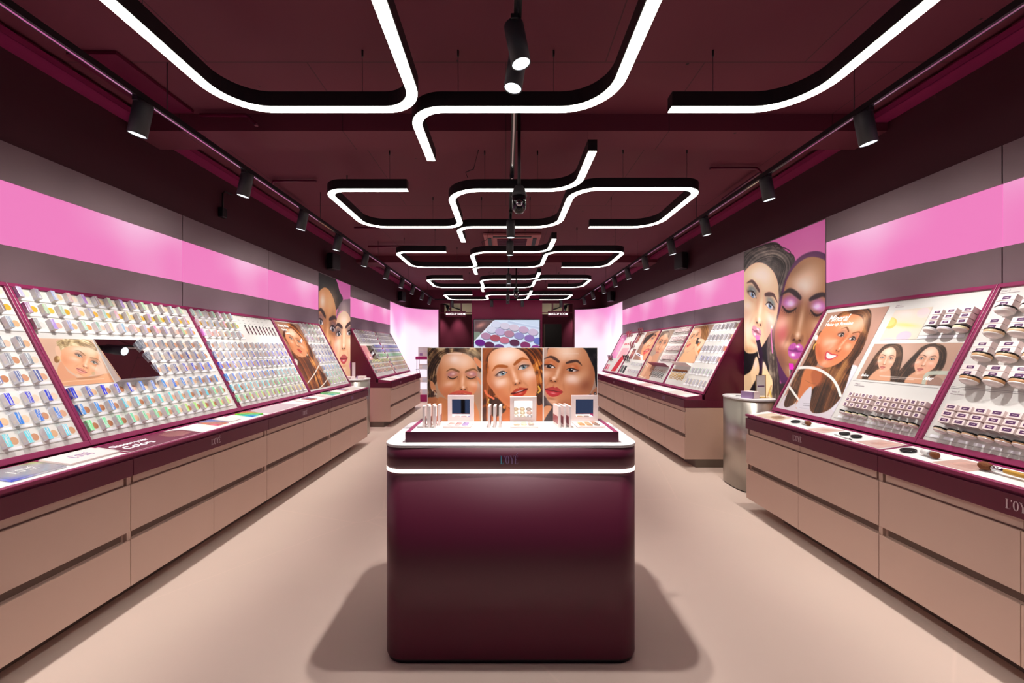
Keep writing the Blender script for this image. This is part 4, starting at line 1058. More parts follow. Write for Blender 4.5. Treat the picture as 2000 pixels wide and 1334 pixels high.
for r, (v, yo) in enumerate(zip([.838, .693, .543, .397], [2.252, 2.25, 2.248, 2.249])):
    for c in range(4):
        y2, v2 = appar(yo-.112*c, v, .044)
        if inview(Bd.place(y2, v2, .05).translation, 60):
            jar_put(jl, fl, Bd.place(y2, v2-.021, .048), 'large black-lidded powder jar on the right-edge board, %s row from top, %s from left' % (ORD[r], ORD[c]), ['ecdcd8', 'e2c098', 'd8ae84', 'c89464'][r], 'large powder jars on the right-edge board')
grid_cartons(Bd, box_proto(.056, .032, .05, .036, .017), .05, [2.278, 2.206, 2.137, 2.064, 1.993, 1.925], [.227, .185, .144], lambda r, c: 'blush carton low on the right-edge board, %s from left in the %s row' % (ORD[c], ORD[r]), 'blush cartons low on the right-edge board', .004)
jm = jar_proto(.031, h=.028); fl = [False]
for c, Y in enumerate([2.261, 2.189, 2.119, 2.046, 1.974, 1.905]):
    y2, v2 = appar(Y, .074, .031)
    jar_put(jm, fl, Bd.place(y2, v2-.012, .034), 'black-lidded jar in the bottom row of the right-edge board, %s from left' % ORD[c], ['e0c0a0', 'd8b48e', 'cfa680', 'c89a74', 'b88a66', 'b08058'][c], 'bottom row jars on the right-edge board')
# name slips, rules and headings
def slips(Bd, items, name='board_print'):
    b = MB()
    for x0, x1, y0, y1, c in items: b.box(x0, x1, y0, y1, 0, .0015, 'print_board', c)
    b.build(name, Bd.t)
g1 = (150, 146, 150); wv = (246, 246, 252)
U = BR[1].u
slips(BR[1], [(U(2.97), U(2.385), .332, .3335, g1), (U(2.97), U(2.385), .022, .0235, g1), (U(2.66), U(2.39), .699, .7005, g1), (U(2.66), U(2.39), .672, .6735, g1), (U(2.66), U(2.39), .676, .697, wv)]+[(U(2.94-.053*k), U(2.90-.053*k), .03, .045, wv) for k in range(10)])
for tx, Y, v, sz in (('Step 1', 2.94, .955, .016), ('Mineral Primer', 2.94, .942, .011), ('Step 2', 2.94, .307, .016), ('Mineral Concealer', 2.94, .293, .011)):
    text_obj(tx, sz, 'logo_silver', BR[1].t, T(U(Y), v, .001), name='heading', extr=.0003)
U0 = BR[0].u
slips(BR[0], [(U0(2.32), .0+U0(1.1), .342, .3435, g1), (U0(2.32), U0(1.1), .352, .3535, g1), (U0(2.32), U0(1.1), .022, .0235, g1)]+[(U0(2.30-.0713*k), U0(2.25-.0713*k), .028, .044, wv) for k in range(12)])
for tx, Y, v, sz in (('Step 3', 2.32, .974, .016), ('Mineral Foundation', 2.32, .960, .011), ('Step 4', 2.31, .317, .016), ('Mineral Bronzer', 2.31, .303, .011)):
    text_obj(tx, sz, 'logo_silver', BR[0].t, T(U0(Y), v, .001), name='heading', extr=.0003)
# ---- far right boards
Bd = BR[2]
sp = MB(); sp.box(-.014, .014, -.036, .036, .003, .03, 'silver_card'); sp.box(-.014, -.004, -.036, .036, .03, .0306, 'foil')
sp = sp.build('small_carton'); tag(sp, 'x', 'carton'); fl = [False]; b = MB()  # foil cartons of the same kind as on the left wall
nmr = ['grey', 'grey', 'silver', 'blue striped', 'green', 'yellow']
for r, v in enumerate([.929, .772, .605, .453, .270, .107]):
    for c in range(6):
        Y = 5.46-.094*c
        if r == 3 and c < 1: continue
        col = [lin((150, 130, 112)), lin((160, 140, 120)), lin((150, 140, 160)), lin((70, 80, 220)), lin((160, 225, 150)), lin((235, 200, 90))][r]
        put(sp, fl, Bd.place(Y-.03, v-.005, 0), '%s foil carton on the bamboo brush board, %s row from top, %s from left' % (nmr[r], ORD[r], ORD[c]), (*[min(1, x*random.uniform(.8, 1.15)) for x in col], 1), 'foil cartons on the bamboo brush board')
    b.box(Bd.u(5.52), Bd.u(4.90), v-.062, v-.04, 0, .0015, 'print_board', (247, 247, 250))
    b.box(Bd.u(4.955), Bd.u(4.90), v-.03, v+.03, 0, .0015, 'print_board', [(176, 150, 122), (202, 170, 138), (222, 130, 92), (216, 158, 142), (238, 238, 230), (230, 226, 214)][r])
b.build('board_print', Bd.t)
def ledge(Bd, Ya, Yb, v, n, m, name, label, holes=True):
    mw = Bd.place((Ya+Yb)/2, v, .0035); W = abs(Ya-Yb)
    t = thing(name, label, 'holder', mw=mw)
    b = MB(); b.add([(-W/2, 0, 0), (W/2, 0, 0), (W/2, .014, n), (-W/2, .014, n), (-W/2, .006, 0), (W/2, .006, 0), (W/2, .020, n), (-W/2, .020, n)], [(0, 1, 2, 3), (4, 7, 6, 5), (0, 4, 5, 1), (3, 2, 6, 7), (0, 3, 7, 4), (1, 5, 6, 2)], m); b.build('ledge', t)
    b = MB()
    for k in range(10):
        x = -W/2+W*(k+.5)/10; b.disc((x, .0205+.0, n*.75), .009, 'black', None, 10)
        b.v[-10:] = [(vx, .0150+.0065+(vz-n*.75)*0+.0*vy, n*.72+(vy-.0205)) for vx, vy, vz in b.v[-10:]]
    b.build('brush_slots', t)
ledge(BR[2], 6.05, 5.55, .315, .10, 'blush_card', 'brush_holder', 'pale pink brush ledge on the bamboo brush board')
ledge(BR[3], 6.98, 6.24, .272, .10, 'maroon_frame', 'brush_holder', 'dark plum brush ledge on the board of black-capped jars')
def brush_proto(hm, L, rb, name):
    t = thing(name, 'x', 'brush')
    b = MB(); b.rev([(0, -L), (.0035, -L), (.0055, -L*.5), (.0045, 0)], hm, axis='y', n=10); b.build('handle', t)
    b = MB(); b.rev([(.0047, 0), (.006, .004), (rb*.8, .02)], 'chrome', axis='y', n=10); b.build('ferrule', t)
    b = MB(); b.rev([(rb*.8, .02), (rb, .034), (rb*.8, .048), (0, .055)], 'bristle', axis='y', n=12); b.build('bristles', t)
    return t
bp = brush_proto('bamboo', .11, .012, 'makeup_brush'); fl = [False]
for k in range(11):
    Y = 6.05-.043*k; put(bp, fl, BR[2].place(Y-.12, .185, .05), 'bamboo-handled make-up brush in the pale ledge, %s from the left' % ORD[k], group='bamboo brushes in the pale ledge')
bp2 = brush_proto('charcoal', .10, .004, 'makeup_brush'); fl = [False]
for k in range(12):
    Y = 6.82-.046*k; put(bp2, fl, BR[3].place(Y-.12, .15, .05), 'thin dark make-up brush under the plum ledge, %s from the left' % ORD[k], group='thin brushes under the plum ledge')
# black-capped jars with cartons, fourth far board
Bd = BR[3]; jt = MB(); jt.rev([(0, .016), (.014, .016), (.014, .010)], 'lid_black', axis='y', n=12); jt.rev([(.0135, .010), (.012, 0), (0, 0)], 'clear_plastic', axis='y', n=12)
jt = jt.build('sample_jar'); tag(jt, 'x', 'jar'); fl = [False]
ct = MB(); ct.box(-.019, .019, -.011, .011, .001, .03, 'blush_card'); ct.box(-.009, .006, -.006, .006, .03, .0304, 'purple_label'); ct = ct.build('small_carton'); tag(ct, 'x', 'carton'); fc = [False]
for r, v in enumerate([.880, .717, .545, .383]):
    for c in range(11):
        Y = 6.735-.0495*c
        put(jt, fl, Bd.place(Y-.03, v-.012, .016), 'tiny black-capped jar, %s row from top, %s from left, right wall' % (ORD[r], ORD[c]), group='tiny black-capped jars on the right wall')
        for q in range(3):
            put(ct, fc, Bd.place(Y-.075+.0, v+.030+.029*q, 0), 'tiny blush carton over jar row %s, %s column, %s box up, right wall' % (ORD[r], ORD[c], ORD[q]), group='tiny blush cartons on the right wall')
# coloured pencils bunched on the two last boards
def bunch(Bd, Y, v, cols, n, what):
    for k in range(n):
        key = cols[k % len(cols)]; t = thing('lip_pencil', '%s lip pencil, %s in the bunch %s' % (key[0], ORD[k], what), 'pencil', mw=Bd.place(Y-.042*k, v+.012*((k*7) % 3), .012) @ Matrix.Rotation(-.9+.05*((k*5) % 3), 4, 'X'), group='lip pencils in bunches')
        b = MB(); b.rev([(.0068, 0), (.0072, .10)], key[1], axis='z', n=8); b.build('barrel', t)
        b = MB(); b.rev([(.0073, .10), (.0065, .125), (.002, .135), (0, .135)], key[2], axis='z', n=8); b.build('tip', t)
mat('lip_red', (176, 26, 62), .4); mat('lip_rose', (150, 70, 80), .4); mat('lip_pink', (214, 40, 110), .4)
PK = [('red', 'lip_red', 'lip_pink'), ('rose', 'lip_rose', 'lip_rose'), ('dark red', 'lip_rose', 'lip_red')]
DK = [('black', 'black', 'black'), ('dark grey', 'charcoal', 'black')]
bunch(BR[5], 9.30, .90, PK, 9, 'atop the pink picture board'); bunch(BR[5], 9.86, .27, PK[:1]+DK, 9, 'low on the pink picture board')
bunch(BR[4], 8.52, .93, PK[1:], 7, 'atop the close-up lips board'); bunch(BR[4], 8.62, .61, PK[1:], 6, 'halfway up the close-up lips board'); bunch(BR[4], 8.60, .285, DK, 10, 'low on the close-up lips board')
Bd = BR[4]; fl = [False]
sq = MB(); sq.box(-.012, .012, -.03, .03, .003, .03, 'silver_card'); sq.box(-.012, -.002, -.03, .03, .03, .0306, 'foil'); sq = sq.build('small_carton'); tag(sq, 'x', 'carton')  # smaller foil cartons, again the left wall's kind
for r, v in enumerate([.255, .10]):
    for c in range(7):
        put(sq, fl, Bd.place(8.02-.09*c, v, 0), '%s foil carton low on the close-up lips board, %s from left' % (['greenish', 'orange'][r], ORD[c]), (*lin([(190, 215, 130), (236, 150, 110)][r]), 1), 'foil cartons low on the close-up lips board')
b = MB()
for a in [(8.60, 8.46, .035, .20, (92, 100, 98)), (8.42, 8.28, .035, .20, (34, 34, 36)), (8.60, 8.34, .76, .84, (206, 196, 180)), (8.36, 8.28, .74, .97, (214, 208, 196)), (8.60, 8.50, .36, .54, (206, 200, 186)), (8.24, 8.22, 0, .99, (225, 205, 205))]:
    b.box(BR[4].u(a[0]), BR[4].u(a[1]), a[2], a[3], 0, .0015, 'print_board', a[4])
b.build('colour_cards', BR[4].t)
b = MB()
for a in [(9.88, 9.75, .04, .17, (206, 30, 92)), (9.70, 9.58, .04, .17, (226, 130, 150)), (9.30, 9.22, .70, .74, (206, 60, 90)), (9.18, 9.10, .70, .74, (214, 70, 84)), (9.05, 8.97, .70, .74, (196, 50, 70)), (8.92, 8.84, .70, .74, (176, 40, 50))]:
    b.box(BR[5].u(a[0]), BR[5].u(a[1]), a[2], a[3], 0, .0015, 'print_board', a[4])
b.prism([(BR[5].u(y), v) for y, v in ((9.27, .018), (8.92, .03), (8.76, .39), (8.83, .42), (9.0, .44), (9.1, .33))], 0, .0018, 'print_board', 'z', (205, 22, 44))
b.prism([(BR[5].u(y), v) for y, v in ((9.32, .35), (9.28, .62), (8.78, .62), (8.74, .45), (9.0, .46), (9.1, .38))], 0, .0016, 'print_board', 'z', (236, 170, 180))
b.build('colour_cards', BR[5].t)
# ================================================================= things on the counters
def flat_palette(s, Y, w, rot, L, W, label, m, textm=None, h=.010, open_=False):
    mw = tray_pt(s, Y, w) @ Matrix.Rotation(rot, 4, 'Z')
    t = thing('makeup_palette', label, 'palette', mw=mw)
    b = MB(); b.box(-L/2, L/2, -W/2, W/2, 0, h, m); b.build('case', t, bevel=.001)
    if textm: logo('logo', t, W*.28, textm, T(0, -W*.14, h))
    return t
def rainbow(name, hues, sat=.5, metal=.7):
    m = mat(name, (200, 200, 205), .22, metal); nt = m.node_tree; b = nt.nodes['Principled BSDF']
    tc = nt.nodes.new('ShaderNodeTexCoord'); sx = nt.nodes.new('ShaderNodeSeparateXYZ'); nt.links.new(tc.outputs['Generated'], sx.inputs[0])
    ad = nt.nodes.new('ShaderNodeMath'); ad.operation = 'MULTIPLY_ADD'; ad.inputs[1].default_value = .5; nt.links.new(sx.outputs['X'], ad.inputs[0])
    mu = nt.nodes.new('ShaderNodeMath'); mu.operation = 'MULTIPLY'; mu.inputs[1].default_value = .5; nt.links.new(sx.outputs['Y'], mu.inputs[0]); nt.links.new(mu.outputs[0], ad.inputs[2])
    r = nt.nodes.new('ShaderNodeValToRGB'); cr = r.color_ramp
    while len(cr.elements) < len(hues): cr.elements.new(.5)
    for i, h in enumerate(hues):
        cr.elements[i].position = i/(len(hues)-1); cr.elements[i].color = (*lin(hsv(h, sat, .95) if h >= 0 else (.8, .8, .84)), 1)
    nt.links.new(ad.outputs[0], r.inputs[0]); nt.links.new(r.outputs[0], b.inputs['Base Color'])
rainbow('holo_silver', [.65, -1, -1, -1, .2], .6); rainbow('holo_rainbow', [.6, .5, .33, .16, .05, .0], .7); rainbow('holo_warm', [.95, .05, .6, .65], .5); rainbow('holo_green', [.5, .4, .3, .62], .5)
flat_palette(-1, 1.86, .55, 0, .22, .165, 'silver holographic palette with wordmark on the left counter, cut by the picture edge', 'holo_silver', 'white')
flat_palette(-1, 2.12, .58, .0, .25, .165, 'pale closed palette with shiny wordmark lying on the near left counter', 'blush_card', 'logo_violet')
flat_palette(-1, 3.085, .60, 0, .125, .155, 'orange and blue holographic palette on the left counter before the pale sheets', 'holo_warm')
flat_palette(-1, 3.24, .62, 0, .13, .15, 'pale open palette between two holographic palettes on the left counter', 'blush_card', h=.006)
flat_palette(-1, 3.50, .55, 0, .15, .155, 'rainbow holographic palette on the left counter under the liner pencil board', 'holo_rainbow')
flat_palette(-1, 4.57, .55, 0, .14, .12, 'small blue patterned palette on the far end of the left counter', 'holo_warm', h=.006)
flat_palette(-1, 5.13, .58, 0, .22, .165, 'green and blue holographic palette under the red-haired portrait', 'holo_green')
flat_palette(-1, 4.42, .6, 0, .12, .14, 'pale palette beside the small blue palette on the left counter', 'blush_card', h=.006)
flat_palette(-1, 5.55, .6, 0, .12, .12, 'small dark blue palette near the end of the left counter', 'holo_warm', h=.006)
# printed sheets set into the trays
def sheet(s, poly, c, label=None):
    b = MB(); vs = []
    c0 = counters_at(s, poly[0][0])
    for k, (Y, w_) in enumerate(poly):
        p = tray_pt(s, Y, w_).translation; vs.append((p-c0.location)[:])
    b.add(vs, [tuple(range(len(vs)))], 'print_board', c); b.build('printed_sheet', c0, recalc=False)
def counters_at(s, Y):
    for o in COL.objects:
        if o.name.startswith('counter_top') and o.get('label') and (('left' in o['label']) == (s < 0)):
            y0 = o.location.y
            if y0 <= Y <= y0+1.30: best = o
    return best
sheet(-1, [(2.28, .02), (2.29, .99), (2.72, .99), (2.82, .75), (2.82, .02)], (110, 28, 62)); sheet(-1, [(2.62, .35), (2.64, .8), (2.75, .9), (2.80, .6), (2.80, .3), (2.70, .2)], (196, 130, 130))
text_obj('Choose your', .055, 'white_letter', None, tray_pt(-1, 2.30, .62), xs=.8, name='tmp'); text_obj('Colors', .075, 'white_letter', None, tray_pt(-1, 2.32, .28), xs=.9, name='tmp')
for o in [o for o in COL.objects if o.name.startswith('tmp')]:
    par = counters_at(-1, 2.3); o.parent = par; o.matrix_parent_inverse = par.matrix_basis.inverted(); o.name = 'lettering'
sheet(-1, [(3.63, .05), (3.62, .95), (4.15, .95), (4.2, .1)], (196, 176, 184)); sheet(-1, [(4.88, .05), (4.87, .95), (4.99, .9), (5.0, .1)], (226, 206, 202)); sheet(-1, [(5.62, .1), (5.62, .9), (5.95, .9), (5.98, .1)], (206, 196, 190))
for P_, c_ in ((([(2.929, .05), (2.913, .7), (2.772, .9), (2.78, .05)]), (206, 180, 170)), (([(2.534, .1), (2.50, .85), (2.345, .95), (2.36, .02)]), (204, 172, 162)), (([(3.55, .05), (3.53, .9), (3.285, .9), (3.24, .05)]), (214, 196, 172)), (([(3.42, .3), (3.40, .8), (3.30, .7), (3.30, .2)]), (190, 150, 120)),
               (([(2.075, .05), (2.056, .85), (1.90, .9), (1.91, .05)]), (196, 160, 148)), (([(2.03, .25), (2.02, .7), (1.93, .8), (1.93, .3)]), (226, 182, 168)), (([(2.47, .25), (2.46, .7), (2.38, .8), (2.38, .3)]), (230, 186, 172)), (([(2.87, .25), (2.86, .6), (2.80, .7), (2.80, .3)]), (228, 188, 172))): sheet(1, P_, c_)
for k in range(4):
    y = 5.0+1.2*k; sheet(1, [(y+.1, .05), (y+.05, .95), (y+.45, .95), (y+.5, .05)], (206, 178, 172) if k % 2 else (214, 206, 200))
for k, (y, c_) in enumerate(((7.6, (214, 200, 196)), (8.3, (200, 206, 214)), (8.9, (222, 196, 196)), (9.4, (206, 200, 210)))): sheet(-1, [(y, .1), (y, .9), (y+.3, .9), (y+.35, .1)], c_)
def compact(s, Y, w, r, label):
    t = thing('compact', label, 'compact', mw=tray_pt(s, Y, w))
    b = MB(); b.rev([(0, 0), (r*.94, 0), (r, .004), (r, .009), (r*.95, .012)], 'black_gloss', n=28); b.build('case', t)
    b = MB(); b.rev([(r*.95, .012), (r*.8, .0125), (r*.78, .0105), (0, .0105)], 'charcoal', n=28); b.build('lid_inlay', t)
compact(1, 3.139, .47, .032, 'round black compact on the right counter, nearest the steel pedestal'); compact(1, 2.692, .5, .030, 'round black compact beside the thin pencil, left one of two'); compact(1, 2.602, .5, .030, 'round black compact beside the thin pencil, right one of two'); compact(1, 2.252, .42, .036, 'large round black compact on the counter under the right-edge board')
def kabuki(s, Y, w, rot, label):
    t = thing('kabuki_brush', label, 'brush', mw=tray_pt(s, Y, w) @ Matrix.Rotation(rot, 4, 'Z') @ T(0, 0, .0185))
    b = MB(); b.rev([(0, -.045), (.012, -.044), (.016, -.02), (.013, 0)], 'white', axis='x', n=20); b.build('handle', t)
    b = MB(); b.rev([(.013, 0), (.0145, .012)], 'chrome', axis='x', n=20); b.build('ferrule', t)
    b = MB(); b.rev([(.0145, .012), (.018, .028), (.017, .038), (.010, .045), (0, .047)], 'bristle', axis='x', n=20); b.build('bristles', t)
kabuki(1, 3.03, .46, -.05, 'short white kabuki brush next to the nearest-pedestal compact'); kabuki(1, 2.135, .42, -.1, 'short white kabuki brush on the counter under the right-edge board')
t = thing('lip_liner_pencil', 'thin dark pencil lying on the right counter beside two compacts', 'pencil', mw=tray_pt(1, 2.64, .16) @ Matrix.Rotation(-.1, 4, 'Z') @ T(0, 0, .0045))
b = MB(); b.rev([(0, -.075), (.0035, -.074), (.004, .06)], 'white', axis='x', n=10); b.build('barrel', t)
b = MB(); b.rev([(.004, .06), (.0045, .066), (.001, .085), (0, .085)], 'black', axis='x', n=10); b.build('tip', t)
t = thing('powder_brush', 'large fluffy powder brush with bamboo handle lying on the right counter', 'brush', mw=tray_pt(1, 1.83, .44) @ Matrix.Rotation(-.06, 4, 'Z') @ T(0, 0, .022))
b = MB(); b.rev([(.0, -.092), (.012, -.088), (.0205, -.075), (.021, -.062), (.016, -.045), (.0115, -.038)], 'bristle', axis='x', n=24); b.build('bristles', t)
b = MB(); b.rev([(.0115, -.038), (.012, -.03), (.0085, .012)], 'chrome', axis='x', n=20); b.build('ferrule', t)
b = MB(); b.rev([(.0085, .012), (.0105, .02), (.0115, .05), (.0085, .15), (.003, .2), (0, .2)], 'bamboo', axis='x', n=20); b.build('handle', t)
t = thing('makeup_brush', 'dark thin brush lying behind the fluffy powder brush', 'brush', mw=tray_pt(1, 1.76, .68) @ Matrix.Rotation(.03, 4, 'Z') @ T(0, 0, .009))
b = MB(); b.rev([(.003, -.06), (.008, -.04), (.007, -.02)], 'black', axis='x', n=12); b.build('bristles', t)
b = MB(); b.rev([(.007, -.02), (.007, .1), (.003, .14)], 'charcoal', axis='x', n=12); b.build('handle', t)
# ================================================================= pedestals in the gaps
def sellipse(ax, ay, n=48, p=2.6):
    return [(ax*math.copysign(abs(math.cos(2*PI*k/n))**(2/p), math.cos(2*PI*k/n)), ay*math.copysign(abs(math.sin(2*PI*k/n))**(2/p), math.sin(2*PI*k/n))) for k in range(n)]
def pedestal(x, y, label):
    t = thing('steel_pedestal', label, 'pedestal', (x, y, 0)); P = sellipse(.19, .28); Q = sellipse(.196, .287)
    b = MB(); b.prism(sellipse(.182, .272), 0, .012, 'black'); b.build('foot', t)
    b = MB(); b.prism(P, .012, .928, 'steel', smooth=True); o = b.build('column', t, recalc=True)
    for f_ in o.data.polygons: f_.use_smooth = abs(f_.normal.z) < .5
    b = MB(); b.prism(Q, .928, .946, 'slab_white'); b.build('top', t, bevel=.003)
pedestal(2.565, 4.22, 'oval brushed steel pedestal with white top in front of the tall right portrait'); pedestal(-2.53, 6.76, 'oval brushed steel pedestal with white top behind the end of the near left wall')
def booklet_stack(x, y, z, rot, n, w, d, where):
    for k in range(n):
        t = thing('booklet', 'pale booklet %s, %s from the bottom of the stack' % (where, ORD[k]), 'booklet', mw=T(x, y, z+.0112*k) @ Matrix.Rotation(rot+.02*math.sin(k*3), 4, 'Z'), group='booklets stacked '+where)
        b = MB(); b.box(-w/2, w/2, -d/2, d/2, 0, .0108, 'blush_card'); b.build('pages', t)
        b = MB(); b.box(-w/2-.0004, -w/2+.025, -d/2-.0005, d/2+.0005, 0.0003, .0111, 'logo_violet'); b.build('spine_band', t)
booklet_stack(2.515, 4.10, .9465, .45, 6, .12, .12, 'on the right pedestal'); booklet_stack(-2.60, 6.62, .9465, -.3, 4, .15, .10, 'on the left pedestal, left stack'); booklet_stack(-2.46, 6.78, .9465, -.1, 4, .13, .10, 'on the left pedestal, right stack')
t = thing('leaflet_holder', 'clear gold-edged leaflet holder with pale leaflet on the right pedestal', 'leaflet holder', mw=T(2.635, 4.12, .9465) @ Matrix.Rotation(.12, 4, 'Z'))
b = MB(); b.box(-.052, .052, -.004, .0, .02, .23, 'card'); b.box(-.038, .038, -.0045, -.004, .115, .125, 'purple_label'); b.build('leaflet', t)
b = MB(); b.box(-.055, -.051, -.006, .002, 0, .235, 'gold'); b.box(.051, .055, -.006, .002, 0, .235, 'gold'); b.box(-.055, .055, -.006, .002, .231, .235, 'gold'); b.build('gold_frame', t)
b = MB(); b.box(-.055, .055, -.05, .03, 0, .006, 'gold'); b.build('foot', t)
for k in range(3):
    t = thing('flyer', 'loose flyer fanned out on the right pedestal, %s from the top' % ORD[2-k], 'flyer', mw=T(2.46+.012*k, 4.30-.018*k, .9465+.0012*k) @ Matrix.Rotation(.5+.25*k, 4, 'Z'), group='flyers on the right pedestal')
    b = MB(); b.box(-.05, .05, -.07, .07, 0, .001, 'card'); b.box(-.035, .035, -.05, .02, .001, .0012, 'charcoal' if k == 2 else 'silver_card'); b.build('sheet', t)
t = thing('leaflet_holder', 'upright pale leaflet stand on the left pedestal against the maroon end panel', 'leaflet holder', mw=T(-2.62, 6.86, .9465))
b = MB(); b.box(-.028, .028, -.004, 0, .004, .27, 'card'); b.build('leaflet', t); b = MB(); b.box(-.03, .03, -.03, .02, 0, .004, 'acrylic'); b.build('foot', t)
# ---- small stand by the left glowing wall
t = thing('product_stand', 'small magenta and clear display stand before the left glowing wall', 'display stand', (-2.28, 11.1, 0))
mat('magenta', (150, 8, 88), .35)
b = MB(); b.box(-.17, .17, -.15, .15, 0, .19, 'magenta'); b.build('base', t, bevel=.005)
for z in (.52, .88): b = MB(); b.box(-.19, .19, -.17, .17, z, z+.015, 'acrylic'); b.build('shelf', t)
b = MB(); b.box(-.2, .2, -.18, .18, 1.16, 1.24, 'magenta'); b.build('top', t, bevel=.01)
for sx in (-.165, .165):
    for sy in (-.145, .145): b = MB(); b.box(sx-.008, sx+.008, sy-.008, sy+.008, .19, 1.16, 'chrome'); b.build('post', t)
for z, nm in ((.1905, 'bottom level'), (.536, 'lower shelf'), (.896, 'upper shelf')):
    o = MB(); o.box(-.12, .12, -.1, .1, 0, .13, 'blush_card'); o.box(-.03, .12, -.1005, -.1, .01, .12, 'silver_card'); q = o.build('gift_box'); q.location = (-2.28, 11.1, z); tag(q, 'pale gift box on the small magenta stand, %s' % nm, 'box')
q = MB(); q.box(-.16, .16, -.01, .01, 0, .26, 'card'); q.box(-.12, .12, -.0105, -.01, .12, .14, 'silver_card'); q.box(-.12, -.04, -.0106, -.01, .02, .09, 'logo_violet'); q = q.build('show_card'); q.location = (-2.28, 11.1, 1.241); tag(q, 'white show card standing on the small magenta stand', 'card')
# ================================================================= on the island
ZD = 1.008+.0475
def thin_box(x, y, rot, label, d=.05):
    t = thing('palette_box', label, 'box', mw=T(x, y, ZD) @ Matrix.Rotation(rot, 4, 'Z'), group='thin upright palette boxes on the island')
    b = MB(); b.box(-.006, .006, -d/2, d/2, 0, .107, 'blush_card'); b.build('sleeve', t, bevel=.0006)
    b = MB(); b.box(-.0063, -.006, -d/2+.008, d/2-.004, .015, .055, 'lip_rose'); b.box(.006, .0063, -d/2+.008, d/2-.004, .015, .055, 'lip_rose'); b.build('printed_side', t)
for k in range(3):
    thin_box(-.412+.028*k, 2.012, .0, 'thin pale palette box in the left front row on the island, %s from left' % ORD[k], .03)
    thin_box(-.400+.028*k, 2.075, .0, 'thin pale palette box in the left back row on the island, %s from left' % ORD[k], .05)
for k in range(3): thin_box(-.083+.028*k, 2.035, -.05, 'thin pale palette box beside the middle open palette, %s from left' % ORD[k], .08)
for k in range(3): thin_box(.262+.027*k, 2.05, .13, 'thin pale palette box left of the right open palette, %s from left' % ORD[k], .11)
def open_palette(x, y, cols, label, rot=0., lid=6):
    t = thing('open_palette', label, 'palette', mw=T(x, y, ZD) @ Matrix.Rotation(rot, 4, 'Z'))
    w = .070
    b = MB(); b.box(-w, w, -.155, -.012, 0, .009, 'blush_card'); b.box(-w+.012, w-.012, -.143, -.022, .009, .0096, 'white'); b.build('base', t, bevel=.0012)
    k = 0
    for r in range(3):
        for c in range(3):
            b = MB(); b.rev([(.0165, 0), (.0165, .0018), (0, .0018)], 'tint', ((c-1)*.037, -.120+r*.037, .0096), n=24); o = b.build('powder_pan', t); o.color = (*lin(h2c(cols[k])), 1); k += 1
    R = Matrix.Rotation(math.radians(-lid), 4, 'X')
    b = MB(); z1 = .138
    b.box(-w, -w+.022, -.010, 0, 0, z1, 'blush_card'); b.box(w-.022, w, -.010, 0, 0, z1, 'blush_card'); b.box(-w+.022, w-.022, -.010, 0, 0, .022, 'blush_card'); b.box(-w+.022, w-.022, -.010, 0, z1-.022, z1, 'blush_card'); b.box(-w+.022, w-.022, -.004, 0, .022, z1-.022, 'blush_card')
    o = b.build('lid', t); o.matrix_local = T(0, 0, .0095) @ R
    b = MB(); b.box(-w+.0222, w-.0222, -.0055, -.004, .0222, z1-.0222, 'mirror'); o2 = b.build('lid_mirror', t); o2.matrix_local = T(0, 0, .0095) @ R
open_palette(-.240, 2.135, ['d8b8b4', 'c8a0a0', '9a80b0', 'c09088', 'b88880', '8e74a8', 'e0c4bc', 'b09aa8', 'a890b8'], 'open palette with mirror lid and mauve pans, left one on the island', -.03, -1)
open_palette(.092, 2.135, ['b09878', 'd8bc98', 'a08c80', 'e8dcc0', 'd8c8a8', 'c8a898', 'f0e8d8', 'e8d8c0', 'b8b0b0'], 'open palette with mirror lid and beige pans, middle one on the island', 0, -12)
open_palette(.420, 2.135, ['d08850', 'b08050', '806050', 'c89060', 'b09068', '907060', 'e0b890', 'c09878', 'b06850'], 'open palette with mirror lid and brown pans, right one on the island', .03, -1)
# ================================================================= printed portraits
def on_board(Bd, cv, Ya, Yb, v0, v1, name, m='print_board', z=.0018):
    """picture between Y values (left, right as seen) and heights v0..v1 on a board"""
    W = abs(Ya-Yb); return canvas_obj(cv, W, v1-v0, name, m, Bd.t, (Bd.u(Ya), v0, z))
# ---- island triptych
tp = [thing('portrait_poster', lb, 'poster', (x0, 2.172, ZD), 'portrait posters standing on the island') for x0, lb in ((-.4265, 'portrait poster of blonde smiling woman with closed eyes on the island'), (-.1275, 'middle island poster of copper-haired woman with red lips looking aside'), (.2070, 'right island poster of dark-haired woman looking down to the left'))]
ws = [.293, .328, .290]
for t, w_ in zip(tp, ws):
    b = MB(); b.box(-.0028, w_+.0028, .001, .016, 0, .402, 'black'); b.box(-.0028, 0, 0, .001, 0, .402, 'white'); b.box(w_, w_+.0028, 0, .001, 0, .402, 'white'); b.box(0, w_, 0, .001, .4, .402, 'white'); b.build('backing', t)
NX, NY = 190, 250
